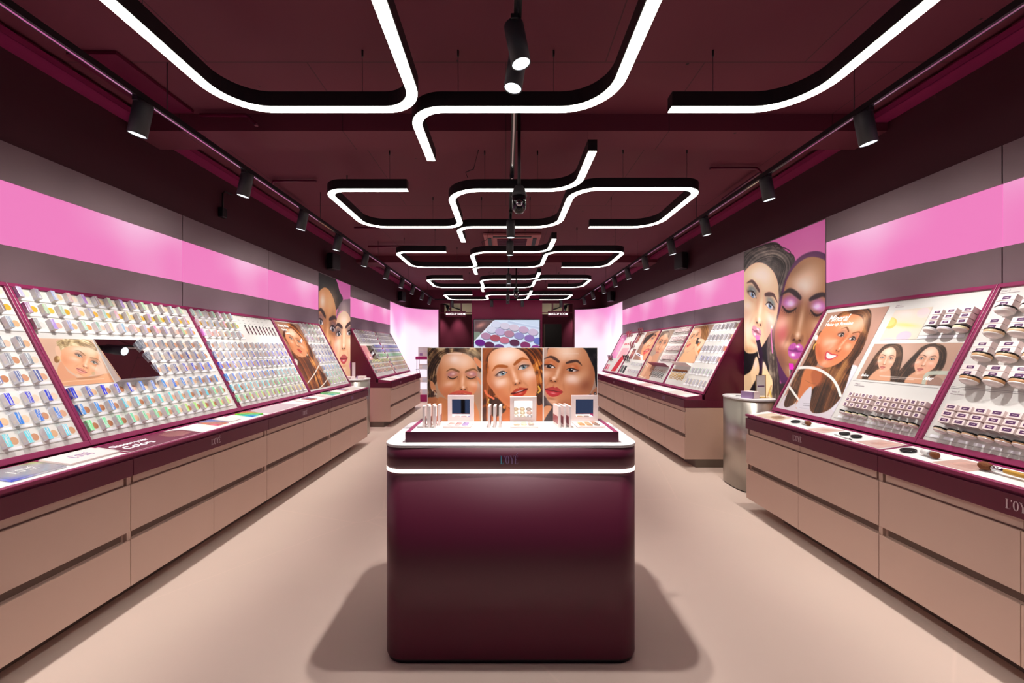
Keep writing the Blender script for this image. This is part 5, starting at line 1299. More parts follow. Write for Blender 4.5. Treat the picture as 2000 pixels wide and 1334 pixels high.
# left: blonde, eyes closed, smiling
cv = Cv([(37, 77), (912, 75), (912, 1270), (37, 1272)], NX, NY, 'b09078')
cv.mix(cv.g(880, 1000, 90, 400), 'a07860', .6); cv.mix(cv.g(870, 600, 50, 200), 'c0a090', .6)
hm = cv.poly([(0, 60), (930, 60), (930, 480), (860, 440), (830, 330), (700, 190), (500, 140), (300, 190), (240, 300), (180, 420), (190, 600), (150, 700), (130, 900), (60, 940), (0, 900)], 8)
cv.hair(hm, [(20, 900), (60, 600), (120, 350), (300, 150), (600, 110), (800, 180), (920, 380)], ['2c1c14', '6a4c34', 'a8845c', 'd8bc94'], 10, 3)
cv.mix(cv.g(800, 160, 120, 60, 30), 'f0d8a8', .6); cv.mix(cv.g(760, 190, 130, 35, 35), '281a14', .7); cv.mix(cv.g(90, 760, 50, 160), '2a1c18', .5)
cv.mix(cv.poly([(200, 900), (260, 1000), (300, 1300), (0, 1300), (0, 930), (120, 880)], 14), 'b06a44'); cv.mix(cv.poly([(220, 880), (560, 1020), (760, 900), (860, 1300), (230, 1300)], 12), 'c07a4c')
fm = cv.poly([(235, 330), (300, 200), (480, 150), (680, 190), (800, 300), (840, 460), (850, 620), (830, 760), (760, 860), (620, 990), (480, 1010), (340, 900), (230, 780), (190, 640), (190, 480)], 10)
cv.mix(fm, 'd89468'); cv.mix(cv.g(330, 800, 120, 130, 40)*fm, 'b06038', .6); cv.mix(cv.g(210, 520, 60, 220)*fm, 'a8623c', .7); cv.mix(cv.g(820, 560, 50, 260)*fm, 'c07a50', .6)
cv.mix(cv.g(480, 270, 190, 110)*fm, 'f2cdb8', .7); cv.mix(cv.g(470, 260, 70, 60), 'fbeae6', .6)
face(cv, (445, 545), (745, 545), (570, 850), (620, 720), 'd89468', 'fae0d0', 'a4603c', 'cc5040', '8a3028', 'b07888', .75, '7a5030', eyes='closed', mouth='closed', blush='e08058', ba=.5, es=1.15, ms=1.0, brw=.12)
cv.mix(cv.line([(400, 840), (500, 800), (620, 790), (740, 820)], 20, 6), 'd05848'); cv.mix(cv.line([(390, 835), (560, 835), (740, 830)], 5, 4), '6a2020')
cv.mix(cv.poly([(80, 620), (130, 640), (170, 740), (150, 800), (90, 740)], 8), 'd08a60'); cv.mix(cv.ell(150, 820, 36, 52, 0, .2)-cv.ell(150, 815, 20, 34, 0, .2), '4a2a22', .9); cv.mix(cv.g(175, 830, 10, 18), 'ffffff', .9); cv.mix(cv.g(118, 770, 10, 14), 'f4e8e0', .8)
cv.mix(cv.poly([(790, 235), (830, 235), (930, 330), (930, 420), (860, 380), (800, 290)], 6), 'd88a60'); cv.mix(cv.poly([(845, 560), (880, 570), (930, 660), (930, 700), (870, 640)], 6), 'd88a60')
cv.mix(cv.line([(355, 172), (590, 172)], 5, 4, False), 'f8e8e0', .8)
canvas_obj(cv, ws[0], .4, 'portrait_print', 'print', tp[0], (0, 0, 0)).matrix_local = frame((0, -.0006, 0), (1, 0, 0), (0, 0, 1))
# middle: copper hair
cv = Cv([(18, 72), (1000, 70), (1000, 1270), (18, 1270)], NX+10, NY, 'a06030')
cv.hair(cv.X > -999., [(1030, 1300), (960, 900), (900, 500), (760, 200), (500, 60), (200, 60), (40, 300), (20, 700)], ['3c1a0c', '8a4418', 'b86424', 'dc9848'], 11, 8)
cv.mix(cv.poly([(20, 70), (200, 70), (80, 250), (90, 500), (140, 720), (20, 760)], 40), 'a4562c', .8)
cv.mix(cv.poly([(200, 880), (300, 860), (480, 1080), (700, 1100), (900, 860), (1000, 1280), (150, 1280)], 14), 'b86434'); cv.mix(cv.poly([(160, 900), (260, 890), (400, 1080), (200, 1200), (140, 1000)], 16), '2a1a18', .85); cv.mix(cv.poly([(900, 800), (990, 760), (1000, 960), (920, 1000)], 12), '2a1a18', .8)
fm = cv.poly([(120, 400), (110, 240), (200, 110), (400, 60), (600, 90), (740, 190), (840, 380), (890, 560), (905, 760), (860, 920), (760, 1030), (620, 1090), (480, 1060), (330, 940), (180, 760), (90, 600)], 10)
cv.mix(fm, 'dc9468'); cv.mix(cv.g(210, 700, 110, 170, -30)*fm, 'b85a30', .75); cv.mix(cv.g(100, 450, 50, 220)*fm, 'b86438', .7); cv.mix(cv.g(440, 950, 220, 90, 30)*fm, 'b45c34', .6); cv.mix(cv.g(870, 640, 50, 220)*fm, 'c87850', .5)
cv.mix(cv.g(430, 210, 230, 130, -20)*fm, 'fae0d0', .8); cv.mix(cv.g(780, 500, 100, 120)*fm, 'f6d4c4', .8); cv.mix(cv.g(300, 620, 120, 90)*fm, 'f6d8c8', .7)
face(cv, (335, 500), (680, 395), (620, 780), (575, 615), 'dc9468', 'fdeade', 'b06840', 'c03a28', '8a2018', 'c8a8a0', .5, 'a0501c', '7e9aa6', 'open', 'parted', (.35, .1), 'e08458', .35, 1.12, 1.1, .15, light=1)
cv.mix(cv.line([(60, 770), (90, 830), (150, 870), (200, 900)], 16, 8), 'e0704c'); cv.mix(cv.line([(120, 910), (110, 970), (140, 990)], 9, 5), 'e8c070'); cv.mix(cv.line([(930, 700), (960, 760), (930, 800)], 13, 5), 'e0b048'); cv.mix(cv.ell(370, 1040, 20, 26), 'e09040', .8)
canvas_obj(cv, ws[1], .4, 'portrait_print', 'print', tp[1], (0, 0, 0)).matrix_local = frame((0, -.0006, 0), (1, 0, 0), (0, 0, 1))
# right: dark hair, looking down
cv = Cv([(60, 70), (878, 70), (878, 1200), (60, 1200)], NX, NY, 'b49484')
cv.hair(cv.poly([(640, 40), (900, 40), (900, 700), (860, 640), (830, 420), (760, 260)], 8), [(660, 40), (760, 220), (850, 420), (870, 700)], ['0c0a0e', '1c161a', '4a4048'], 14, 4)
cv.mix(cv.poly([(120, 60), (160, 60), (120, 160)], 4), '1a1416'); cv.mix(cv.poly([(60, 820), (150, 900), (420, 1000), (560, 1200), (60, 1200)], 12), '3a2c30'); cv.mix(cv.poly([(330, 960), (520, 900), (900, 760), (900, 1200), (420, 1200)], 14), '5a382c')
cv.mix(cv.poly([(60, 990), (140, 960), (180, 990), (100, 1120), (60, 1180)], 8), 'c88860')
fm = cv.poly([(110, 180), (150, 60), (400, 30), (660, 70), (770, 250), (840, 430), (830, 600), (760, 780), (600, 900), (420, 990), (260, 980), (140, 900), (90, 780), (70, 600), (60, 380)], 10)
cv.mix(fm, 'c8845c'); cv.mix(cv.g(700, 640, 130, 110, -35)*fm, '8a4a34', .75); cv.mix(cv.g(800, 450, 50, 200)*fm, 'a05c3c', .6); cv.mix(cv.g(400, 930, 200, 70, -10)*fm, 'a05c3c', .6); cv.mix(cv.g(90, 520, 40, 220)*fm, 'd09070', .6)
cv.mix(cv.g(440, 160, 160, 110)*fm, 'ecc8b0', .7); cv.mix(cv.g(500, 550, 100, 70, -10)*fm, 'f6e0dc', .9); cv.mix(cv.g(620, 500, 120, 80, -30)*fm, 'e0ac88', .6); cv.mix(cv.g(230, 900, 60, 60), 'e8b898', .6)
face(cv, (155, 355), (490, 410), (215, 730), (215, 540), 'c8845c', 'f4dccc', '94502e', 'b82c34', '7a1418', 'b85c30', .75, '3a2420', '2a1c18', 'down', 'closed', (-.3, -.6), 'c06a48', .3, 1.1, 1.15, .12, light=-1)
cv.mix(cv.poly([(790, 760), (850, 690), (880, 680), (880, 790), (800, 790)], 8), 'b87858'); cv.mix(cv.ell(848, 772, 20, 22), '2a2024'); cv.mix(cv.g(850, 775, 8, 8), 'ffffff')
cv.mix(cv.line([(355, 160), (590, 160)], 4, 4, False), 'e8d0c0', .6)
canvas_obj(cv, ws[2], .4, 'portrait_print', 'print', tp[2], (0, 0, 0)).matrix_local = frame((0, -.0006, 0), (1, 0, 0), (0, 0, 1))
# ---- Mineral make-up routine
cv = Cv([(640, 165), (1270, 95), (660, 1265), (90, 1160)], 200, 300, 'b48a78')
cv.mix(cv.g(1200, 200, 200, 300), 'c09484', .6); cv.mix(cv.g(700, 200, 120, 120), 'a07864', .6)
cv.mix(cv.poly([(860, 700), (960, 720), (900, 850), (780, 1100), (700, 1290), (560, 1290), (700, 900)], 10), 'd9d6e0'); cv.mix(cv.poly([(80, 1180), (180, 1020), (300, 1000), (620, 1100), (680, 1290), (80, 1200)], 10), 'd6cdd4')
cv.hair(cv.poly([(660, 330), (740, 190), (900, 120), (1060, 120), (1085, 230), (1040, 420), (980, 560), (900, 680), (830, 900), (760, 1050), (620, 1180), (470, 1200), (440, 1100), (470, 900), (560, 760), (700, 640), (900, 450), (860, 220), (700, 250), (560, 400), (560, 350)], 8), [(560, 380), (750, 200), (980, 140), (1050, 260), (950, 520), (760, 820), (620, 1180)], ['2a1810', '54301e', '7c4c2c', 'a87444'], 9, 11, .8)
cv.hair(cv.poly([(540, 380), (480, 500), (380, 690), (300, 800), (210, 980), (160, 1120), (200, 1150), (300, 1080), (330, 950), (400, 850), (520, 700), (560, 480)], 8), [(550, 400), (420, 640), (290, 850), (180, 1140)], ['3a2014', '6a4028', '946438'], 7, 12)
cv.mix(cv.poly([(400, 740), (560, 720), (560, 860), (460, 960), (360, 1100), (290, 1150), (330, 950)], 14), 'd07848'); cv.mix(cv.poly([(470, 760), (620, 730), (560, 900), (480, 900)], 20), 'a05030', .6)
fm = cv.poly([(590, 330), (690, 240), (850, 180), (980, 200), (1010, 300), (960, 400), (900, 520), (840, 600), (740, 680), (620, 720), (540, 680), (510, 580), (520, 450)], 8)
cv.mix(fm, 'e0855a'); cv.mix(cv.g(545, 560, 40, 150, -10)*fm, 'c86038', .7); cv.mix(cv.g(850, 300, 100, 60, -10)*fm, 'f6c8a8', .7); cv.mix(cv.g(650, 480, 60, 60)*fm, 'fbd8c0', .8); cv.mix(cv.g(600, 680, 90, 40)*fm, 'f2a880', .5)
face(cv, (778, 388), (890, 425), (672, 590), (760, 525), 'e0855a', 'fce0cc', 'b85c38', 'd03848', '8a2020', '9a7060', .5, '6a3c20', '4a3a30', 'open', 'smile', (.3, 0), 'e87850', .5, 1.15, 1.25, .07, light=1)
cv.mix(cv.ell(520, 415, 20, 30, 10), 'e8e4e8'); cv.mix(cv.line([(520, 470), (495, 500), (490, 530)], 7, 4), 'd8a850'); cv.mix(cv.ell(545, 440, 18, 40, 10, .3), 'e89068', .8)
cv.mix(cv.line([(330, 728), (440, 722), (560, 750), (680, 830), (740, 920), (770, 1010)], 15, 4), 'eceae6'); cv.mix(cv.line([(225, 930), (280, 1010), (340, 1090)], 12, 4, False), 'eceae6'); cv.mix(cv.line([(400, 860), (470, 890), (510, 885)], 3, 3), '8a5030', .6)
cv.mix(cv.poly([(330, 1060), (460, 920), (440, 1130), (420, 1170), (290, 1150)], 8), 'd6d2dc'); cv.mix(cv.line([(375, 1105), (440, 1105)], 3, 4, False)+cv.line([(370, 1125), (435, 1128)], 4, 4, False), '8a8490', .8); cv.mix(cv.line([(320, 1150), (450, 1165)], 2, 3, False), 'b0a8b0', .7)
on_board(BR[1], cv, 3.566, 2.988, .002, .962, 'portrait_print')
for tx, vv, sz, sh_, xs_ in (('Mineral', .866, .088, .25, .78), ('Make-up Routine', .822, .047, 0, .86)):
    text_obj(tx, sz, 'white_letter', BR[1].t, T(BR[1].u(3.515), vv, .0025), xs=xs_, shear=sh_, bold=0, extr=.0003)
# ---- before and after (crop 1500,540)
cv = Cv([(772, 490), (1412, 483), (1255, 790), (650, 742)], 230, 120, 'b4907e')
cv.mix(cv.g(1000, 560, 80, 90), 'c8a492', .6)
for (hp, gp, fp, e1, e2, m_, n_, sd) in (
    ([(850, 500), (920, 488), (970, 510), (980, 580), (960, 680), (930, 740), (890, 780), (740, 760), (690, 740), (740, 640), (790, 560)], [(680, 750), (780, 600), (900, 500), (970, 560), (930, 740)], [(850, 530), (900, 515), (930, 545), (925, 610), (890, 670), (850, 692), (815, 670), (800, 610), (820, 560)], (832, 592), (893, 597), (838, 658), (850, 632), 21),
    ([(1130, 505), (1220, 488), (1285, 520), (1292, 600), (1260, 680), (1190, 740), (1120, 780), (920, 760), (980, 660), (1070, 560)], [(930, 750), (1060, 580), (1200, 495), (1285, 560), (1240, 700), (1150, 760)], [(1130, 540), (1180, 512), (1225, 530), (1240, 590), (1210, 660), (1150, 700), (1090, 705), (1065, 660), (1080, 600)], (1115, 598), (1188, 603), (1108, 672), (1132, 640), 22)):
    cv.hair(cv.poly(hp, 6), gp, ['2c1e18', '54392a', '7c5c44'], 4, sd)
    cv.mix(cv.poly([(m_[0]-40, m_[1]+20), (m_[0]+50, m_[1]+10), (m_[0]+40, 790), (m_[0]-110, 770)], 8), 'd09878')
    f_ = cv.poly(fp, 5); cv.mix(f_, 'dca488'); cv.mix(cv.g((e1[0]+e2[0])/2+8, e1[1]-40, 35, 28)*f_, 'f0d0be', .8)
    face(cv, e1, e2, m_, n_, 'dca488', 'f6dccc', 'b47858', 'c06a60', '8a4038', 'a08070', .3, '5a4034', '5a5a58', 'open', 'closed', (0, 0), 'dc8c74', .4, .95, .9, .08)
cv.mix(cv.line([(1130, 790), (1150, 720), (1200, 700), (1330, 700)], 14, 4), 'b9c2b4', .9); cv.mix(cv.ell(1215, 770, 60, 42, 0, .1), '9c7a6c')
cv.mix(cv.line([(820, 722), (1120, 742)], 3, 3, False), 'eadfd8', .6); cv.mix(cv.line([(900, 738), (1060, 748)], 3, 3, False), 'eadfd8', .6)
on_board(BR[1], cv, 2.950, 2.377, .350, .640, 'portrait_print')
text_obj('Before', .030, 'white_letter', BR[1].t, T(BR[1].u(2.925), .373, .0025), xs=.7, shear=.4, extr=.0003); text_obj('After', .034, 'white_letter', BR[1].t, T(BR[1].u(2.49), .380, .0025), xs=.7, shear=.4, extr=.0003)
# ---- powder picture
cv = Cv([(165, 310), (670, 265), (480, 690), (30, 690)], 110, 100, 'd6c9b8')
cv.mix(cv.g(300, 350, 160, 60), 'e8d8d4', .8); cv.mix(cv.ell(545, 350, 95, 68, -15, .06), 'dccac6'); cv.mix(cv.ell(540, 335, 80, 48, -15, .1), 'd8c6c8')
cv.mix(cv.ell(130, 480, 80, 70, -30, .06), 'd8b860'); cv.mix(cv.ell(125, 465, 62, 52, -30, .1), 'e2cc78'); cv.mix(cv.g(330, 510, 170, 28, 6), 'e4c878', .9); cv.mix(cv.ell(320, 650, 95, 60, -15, .06), 'cdb8c4'); cv.mix(cv.ell(325, 640, 75, 45, -15, .1), 'cdb6c6'); cv.mix(cv.g(130, 680, 80, 20), 'cbb4c0', .7)
on_board(BR[1], cv, 2.925, 2.665, .672, .918, 'powder_picture')
# ---- resting blonde beside the mirror
cv = Cv([(115, 298), (843, 298), (1143, 912), (450, 962)], 150, 130, 'd8b49c')
cv.mix(cv.g(250, 400, 200, 150), 'cfa58c', .6)
cv.mix(cv.poly([(430, 620), (520, 760), (640, 850), (520, 900), (450, 900), (380, 760)], 10), 'dc9c78')
cv.hair(cv.poly([(380, 330), (520, 290), (760, 300), (880, 380), (920, 470), (800, 430), (640, 400), (560, 420), (440, 480), (400, 460), (370, 380)], 6), [(350, 420), (450, 340), (650, 330), (820, 390), (930, 480)], ['6a5238', 'a88c60', 'd8c498', 'efe2c4'], 10, 31)
fm = cv.poly([(430, 470), (520, 410), (680, 400), (840, 440), (920, 500), (930, 590), (890, 700), (860, 780), (780, 830), (680, 830), (560, 760), (460, 660), (420, 560)], 8)
cv.mix(fm, 'e8a880'); cv.mix(cv.g(470, 600, 60, 90, -30)*fm, 'dc8e64', .6); cv.mix(cv.g(650, 450, 110, 50)*fm, 'fad8c0', .8); cv.mix(cv.g(900, 620, 40, 120, 10)*fm, 'b87048', .7)
face(cv, (665, 540), (865, 635), (700, 745), (755, 680), 'e8a880', 'fbe0cc', 'bc7850', 'd88878', 'a05850', '806a60', .6, '8a6848', '707c70', 'open', 'closed', (0, 0), 'e09470', .35, 1.0, 1.05, .09)
cv.mix(cv.poly([(355, 420), (400, 410), (430, 520), (400, 560), (360, 500)], 8), 'e6b89c'); cv.mix(cv.ell(375, 590, 38, 48, 0, .2), '8a5c30'); cv.mix(cv.g(400, 575, 22, 28), 'f0d090', .9); cv.mix(cv.ell(855, 785, 26, 26, 0, .3), 'b8a078', .6)
cv.mix(cv.poly([(430, 900), (600, 850), (850, 840), (1060, 790), (1180, 880), (1150, 930), (500, 950)], 8), 'dca078'); cv.mix(cv.line([(450, 905), (700, 880), (1000, 860)], 5, 5), 'f0c8a8', .7); cv.mix(cv.poly([(640, 850), (900, 820), (1000, 800), (880, 850), (700, 870)], 12), 'a06844', .6)
on_board(BL[1], cv, 2.306, 2.612, .352, .668, 'portrait_print')
Bd = BL[1]; b = MB(); b.box(0, .3, 0, .32, 0, .004, 'mirror'); o = b.build('mirror', Bd.t); o.matrix_local = T(Bd.u(2.618), .350, .042) @ Matrix.Rotation(math.radians(-7), 4, 'X')
b = MB(); b.prism([(.349, .0), (.349, .040), (.667, .0012), (.667, .0)], Bd.u(2.619), Bd.u(2.917), 'white', 'x'); b.build('mirror_backing', Bd.t)
b = MB()
for k in range(3): b.box(Bd.u(2.919), Bd.u(2.922), .63-.1*k-.045, .63-.1*k+.03, .0, .05, 'acrylic')
b.build('tester_holder', Bd.t)
# ---- tall redhead
cv = Cv([(95, 133), (485, 178), (985, 1120), (660, 1200)], 130, 220, '9a6a50')
cv.mix(cv.poly([(90, 130), (300, 160), (260, 300), (150, 260)], 20), '9c7058'); cv.mix(cv.g(430, 200, 60, 60), '907060', .8)
cv.hair(cv.poly([(250, 330), (330, 170), (450, 220), (540, 340), (680, 560), (760, 800), (930, 1000), (960, 1130), (690, 1210), (600, 1000), (480, 860), (420, 700), (380, 560), (300, 440)], 10), [(300, 190), (430, 260), (560, 420), (640, 640), (760, 860), (860, 1140)], ['3a1a10', '7c3c1c', 'b86c30', 'e09c54'], 14, 41)
cv.hair(cv.poly([(380, 560), (480, 640), (640, 700), (720, 900), (760, 1150), (680, 1200), (560, 980), (440, 800)], 12), [(400, 600), (560, 820), (720, 1180)], ['4a2214', '8a4420', 'c07838'], 12, 42)
cv.mix(cv.poly([(270, 420), (300, 480), (350, 620), (420, 720), (380, 720), (250, 480), (240, 420)], 8), 'dc9068')
fm = cv.poly([(300, 290), (380, 250), (470, 320), (540, 400), (590, 490), (620, 600), (610, 670), (540, 690), (470, 660), (400, 590), (340, 480), (290, 380)], 8)
cv.mix(fm, 'dc9468'); cv.mix(cv.g(360, 520, 40, 110, -25)*fm, 'b86438', .6); cv.mix(cv.g(390, 330, 60, 45, 30)*fm, 'f8d8c0', .7)
face(cv, (380, 400), (497, 450), (505, 580), (480, 500), 'dc9468', 'fae0cc', 'ac6440', 'c83c28', '8a2018', '8a5a48', .55, '8a4c28', '5a6a60', 'open', 'closed', (0, 0), 'e08c60', .4, 1.0, .95, .08)
cv.mix(cv.poly([(520, 430), (540, 400), (552, 430), (535, 465)], 4), 'e6e2ea'); cv.mix(cv.g(630, 650, 10, 16), 'f0e8d8'); cv.mix(cv.poly([(425, 725), (470, 730), (480, 800), (455, 830)], 6), 'e8e4e0', .9)
cv.mix(cv.line([(805, 810), (745, 930), (635, 1090)], 7, 3), 'efe6dc'); cv.mix(cv.line([(930, 1030), (880, 1100), (820, 1160)], 6, 3), 'efe6dc')
on_board(BL[3], cv, 4.893, 5.487, .025, .985, 'portrait_print')
text_obj('Makeup Artist', .05, 'white_letter', BL[3].t, T(BL[3].u(4.955), .915, .0025), xs=.8, extr=.0003); text_obj('Choice', .05, 'white_letter', BL[3].t, T(BL[3].u(5.0), .86, .0025), xs=.8, extr=.0003); text_obj('Colors', .05, 'white_letter', BL[3].t, T(BL[3].u(5.03), .81, .0025), xs=.8, extr=.0003)
# ---- far left small picture and mirror
Bd = BL[4]; cv = Cv([(0, 0), (10, 0), (10, 10), (0, 10)], 50, 50, 'c08080')
cv.mix(cv.g(3, 3, 3, 4, 20), 'b87078', .8); cv.mix(cv.ell(6, 6, 2.2, 1.4, -20, .3), 'd89898'); cv.mix(cv.line([(4, 9), (6, 8), (8, 9)], .5, .4), 'f0e0f0'); cv.mix(cv.line([(2, 8), (4, 9.5)], .3, .3), 'c04050')
on_board(Bd, cv, 7.45, 7.74, .352, .668, 'portrait_print')
b = MB(); b.box(Bd.u(7.745), Bd.u(8.045), .352, .668, 0, .004, 'mirror'); b.build('mirror', Bd.t)
# ---- far right pictures
cv = Cv([(820, 300), (1035, 280), (780, 735), (635, 725)], 110, 110, '9a7060')   # close-up lips
cv.hair(cv.poly([(800, 400), (920, 330), (880, 420), (760, 520)], 6), [(780, 480), (930, 320)], ['1c1210', '3c2820', '6a4a38'], 8, 51)
fm = cv.poly([(860, 420), (960, 320), (1040, 270), (1040, 480), (880, 640), (800, 740), (720, 730), (740, 600), (780, 520)], 8); cv.mix(fm, 'd8946c')
face(cv, (890, 430), (975, 410), (800, 615), (845, 525), 'd8946c', 'f8d8c4', 'a05c3c', 'c83c38', '8a2020', 'a06858', .6, '3a2018', '2a2020', 'down', 'parted', (0, 0), 'd88058', .4, .95, 1.15, .1)
cv.mix(cv.line([(680, 655), (740, 690)], 14, 3, False), 'f0ecf4'); cv.mix(cv.line([(695, 665), (730, 685)], 6, 3, False), '2a2430'); cv.mix(cv.line([(730, 680), (745, 735)], 10, 4), 'f4e6e0')
on_board(BR[4], cv, 8.16, 7.42, .356, .985, 'portrait_print')
cv = Cv([(1045, 285), (1240, 275), (835, 1010), (670, 995)], 100, 180, 'a89080')   # tall portrait
cv.hair(cv.poly([(1060, 300), (1140, 280), (1160, 340), (1120, 440), (1140, 520), (1060, 560), (980, 480), (1010, 380)], 8), [(1000, 460), (1050, 330), (1140, 310), (1120, 520)], ['4a3c38', '8a7464', 'c4ac90'], 9, 61)
fm = cv.poly([(1030, 380), (1090, 350), (1130, 400), (1110, 500), (1040, 600), (980, 660), (950, 620), (940, 540), (980, 460)], 6); cv.mix(fm, 'd09470')
face(cv, (1012, 480), (1075, 488), (965, 628), (1000, 560), 'd09470', 'f4d4bc', '985c40', 'c87068', '8a3838', '7a6058', .5, '3a2c28', '3a3430', 'open', 'closed', (0, 0), 'c87858', .4, 1, .95, .08)
cv.mix(cv.poly([(940, 650), (1000, 640), (940, 780), (860, 960), (820, 1010), (700, 990), (820, 820), (880, 700)], 8), 'c48c6c'); cv.mix(cv.line([(860, 700), (840, 780), (720, 990)], 22, 8), 'd8a484'); cv.mix(cv.line([(690, 970), (760, 990), (790, 985)], 5, 3), 'f0e0c8'); cv.mix(cv.line([(770, 790), (820, 840)], 4, 3), 'efe6e0')
on_board(BR[3], cv, 7.375, 6.79, .012, .968, 'portrait_print')
cv = Cv([(525, 215), (825, 205), (500, 800), (260, 745)], 120, 130, 'a08070')   # brush portrait
cv.hair(cv.poly([(560, 250), (640, 220), (720, 220), (720, 360), (680, 470), (620, 440), (600, 320)], 8), [(560, 240), (660, 230), (700, 420)], ['7a4c28', 'b8824c', 'e0b47c'], 9, 71)
cv.mix(cv.g(360, 650, 60, 50), '808078', .7); cv.mix(cv.poly([(370, 610), (420, 620), (560, 540), (520, 700), (490, 790), (300, 750)], 8), 'dc9c74')
fm = cv.poly([(500, 270), (600, 250), (620, 330), (590, 420), (530, 520), (450, 600), (380, 610), (370, 570), (420, 440)], 6); cv.mix(fm, 'e8a47c'); cv.mix(cv.g(520, 300, 40, 30), 'fbe4d0', .7)
face(cv, (475, 395), (545, 372), (432, 508), (455, 440), 'e8a47c', 'fce4d4', 'c07850', 'd03038', '8a1c20', '8a6858', .5, '5a3c2c', '4a5a50', 'open', 'parted', (-.3, 0), 'e88860', .5, 1, 1.1, .09)
cv.mix(cv.line([(570, 430), (540, 520)], 20, 5), '2a2424'); cv.mix(cv.line([(580, 520), (570, 640)], 22, 5), 'd87830'); cv.mix(cv.line([(590, 450), (640, 470), (610, 530), (540, 600)], 24, 8), 'f0c4a4'); cv.mix(cv.line([(530, 520), (535, 620), (560, 700)], 16, 6), 'e8b08c')
on_board(BR[2], cv, 6.09, 5.52, .375, .985, 'portrait_print')
cv = Cv([(440, 345), (525, 345), (350, 705), (245, 700)], 60, 90, 'd070a8')   # pink picture
cv.mix(cv.g(400, 600, 60, 120, 20), 'e0a0c4', .8); cv.mix(cv.g(430, 480, 25, 80, 25), 'f0b8cc', .7); cv.mix(cv.ell(450, 400, 18, 14), 'e8c0d8', .8); cv.mix(cv.ell(380, 580, 26, 18, 30), 'e8a8b0', .8)
on_board(BR[5], cv, 9.90, 9.42, .346, .985, 'pink_picture')
cv = Cv([(0, 0), (10, 0), (10, 20), (0, 20)], 40, 60, '8a4a48'); cv.mix(cv.g(5, 8, 3, 4), 'd08870'); cv.mix(cv.g(5, 12, 1.5, 1), 'b03038'); cv.mix(cv.g(6, 3, 4, 3), '5a3030', .7)
on_board(BR[4], cv, 8.60, 8.42, .74, .97, 'small_portrait'); on_board(BR[4], cv, 8.46, 8.26, .36, .60, 'small_portrait')
# ---- the two tall wall portraits
def tall(s, y0, y1, cv, label):
    X = side_x(s); z0, z1 = .06, ZG
    t = thing('portrait_lightbox', label, 'lightbox poster', (X-s*.002, y0 if s < 0 else y1, z0), 'tall backlit portraits between the make-up walls')
    W = y1-y0-.012
    mwl = frame((-s*.012, .006 if s < 0 else -.006, .012), (0, 1, 0) if s < 0 else (0, -1, 0), (0, 0, 1))
    canvas_obj(cv, W, z1-z0-.024, 'portrait_print', 'print_backlit', t, (0, 0, 0)).matrix_local = mwl
    b = MB(); W2 = W+.01; Hh = z1-z0-.002; e = .001
    b.box(-.005, W2-.005, -.011, Hh-.011, -.012, -.002, 'grey_panel'); o = b.build('frame', t, bevel=.001); o.matrix_local = mwl
    return t
q = [(133, 176), (519, 27), (519, 1320), (133, 1137)]     # z .06 .. 2.643 in the crop
cv = Cv(q, 210, 430, 'c25c98')
cv.mix(cv.g(450, 100, 120, 80), 'ca6aa4', .5)
# left woman: hair, face, hand, lipstick
cv.mix(cv.poly([(100, 620), (260, 560), (300, 700), (290, 900), (200, 1340), (100, 1340)], 8), '17161a')
cv.hair(cv.poly([(120, 190), (200, 150), (280, 130), (330, 170), (372, 200), (368, 250), (330, 330), (300, 420), (290, 560), (290, 720), (270, 760), (240, 620), (280, 400), (230, 260), (140, 300)], 5), [(130, 300), (180, 210), (280, 180), (340, 240), (300, 400), (280, 700)], ['201a1a', '4c4240', '6c5e58', '9c8c7e'], 4, 81, .8)
for pts in ([(270, 135), (280, 155), (300, 150), (310, 165)], [(300, 150), (330, 160), (352, 175), (355, 200)], [(330, 180), (365, 190), (372, 215)]): cv.mix(cv.line(pts, 2.2, 2), '2a1a20')
fm = cv.poly([(133, 270), (180, 228), (230, 230), (275, 270), (295, 330), (296, 420), (280, 500), (250, 560), (210, 620), (170, 640), (133, 620), (110, 500), (110, 350)], 4)
cv.mix(fm, 'e6bd98'); cv.mix(cv.g(200, 280, 45, 30)*fm, 'fae8d8', .8); cv.mix(cv.g(150, 520, 30, 60)*fm, 'fbe6d4', .7); cv.mix(cv.g(255, 500, 20, 60, 15)*fm, 'd8988c', .8); cv.mix(cv.g(160, 625, 50, 18)*fm, 'b88a60', .8)
face(cv, (172, 373), (255, 425), (192, 542), (205, 488), 'e6bd98', 'fdf0e4', 'c08c6c', 'd898a8', '8a4a5c', '5c6a70', .85, '4a3030', '7a94b8', 'open', 'pout', (.1, 0), 'e0a090', .3, 1.05, 1.05, .13, .9)
# right woman: shaved head, closed violet lids, pursed violet lips
cv.mix(cv.poly([(300, 420), (330, 300), (380, 215), (450, 176), (519, 186), (600, 260), (600, 800), (560, 900), (420, 900), (330, 820), (290, 700), (285, 560)], 4), '4a1c48')
fm2 = cv.poly([(305, 440), (335, 310), (385, 235), (450, 200), (530, 225), (600, 330), (590, 560), (540, 700), (450, 780), (390, 800), (330, 740), (285, 640), (280, 540)], 4)
cv.mix(fm2, 'a06c48'); cv.mix(cv.g(420, 330, 55, 50)*fm2, 'e8d4cc', .95); cv.mix(cv.g(395, 250, 90, 30, -20)*fm2, '70442c', .6); cv.mix(cv.g(315, 540, 26, 90)*fm2, 'b85058', .75); cv.mix(cv.g(310, 690, 30, 80, -15)*fm2, '6a4038', .7); cv.mix(cv.g(330, 600, 26, 22)*fm2, 'e8c4a8', .6)
face(cv, (348, 432), (482, 450), (378, 630), (388, 560), 'a06c48', 'e8c8b0', '5c3420', 'b04c98', '6a2060', 'b060a8', .95, '241a20', '202020', 'closed', 'pout', (0, 0), 'b85860', .3, 1.1, 1.08, .13, .9, light=1)
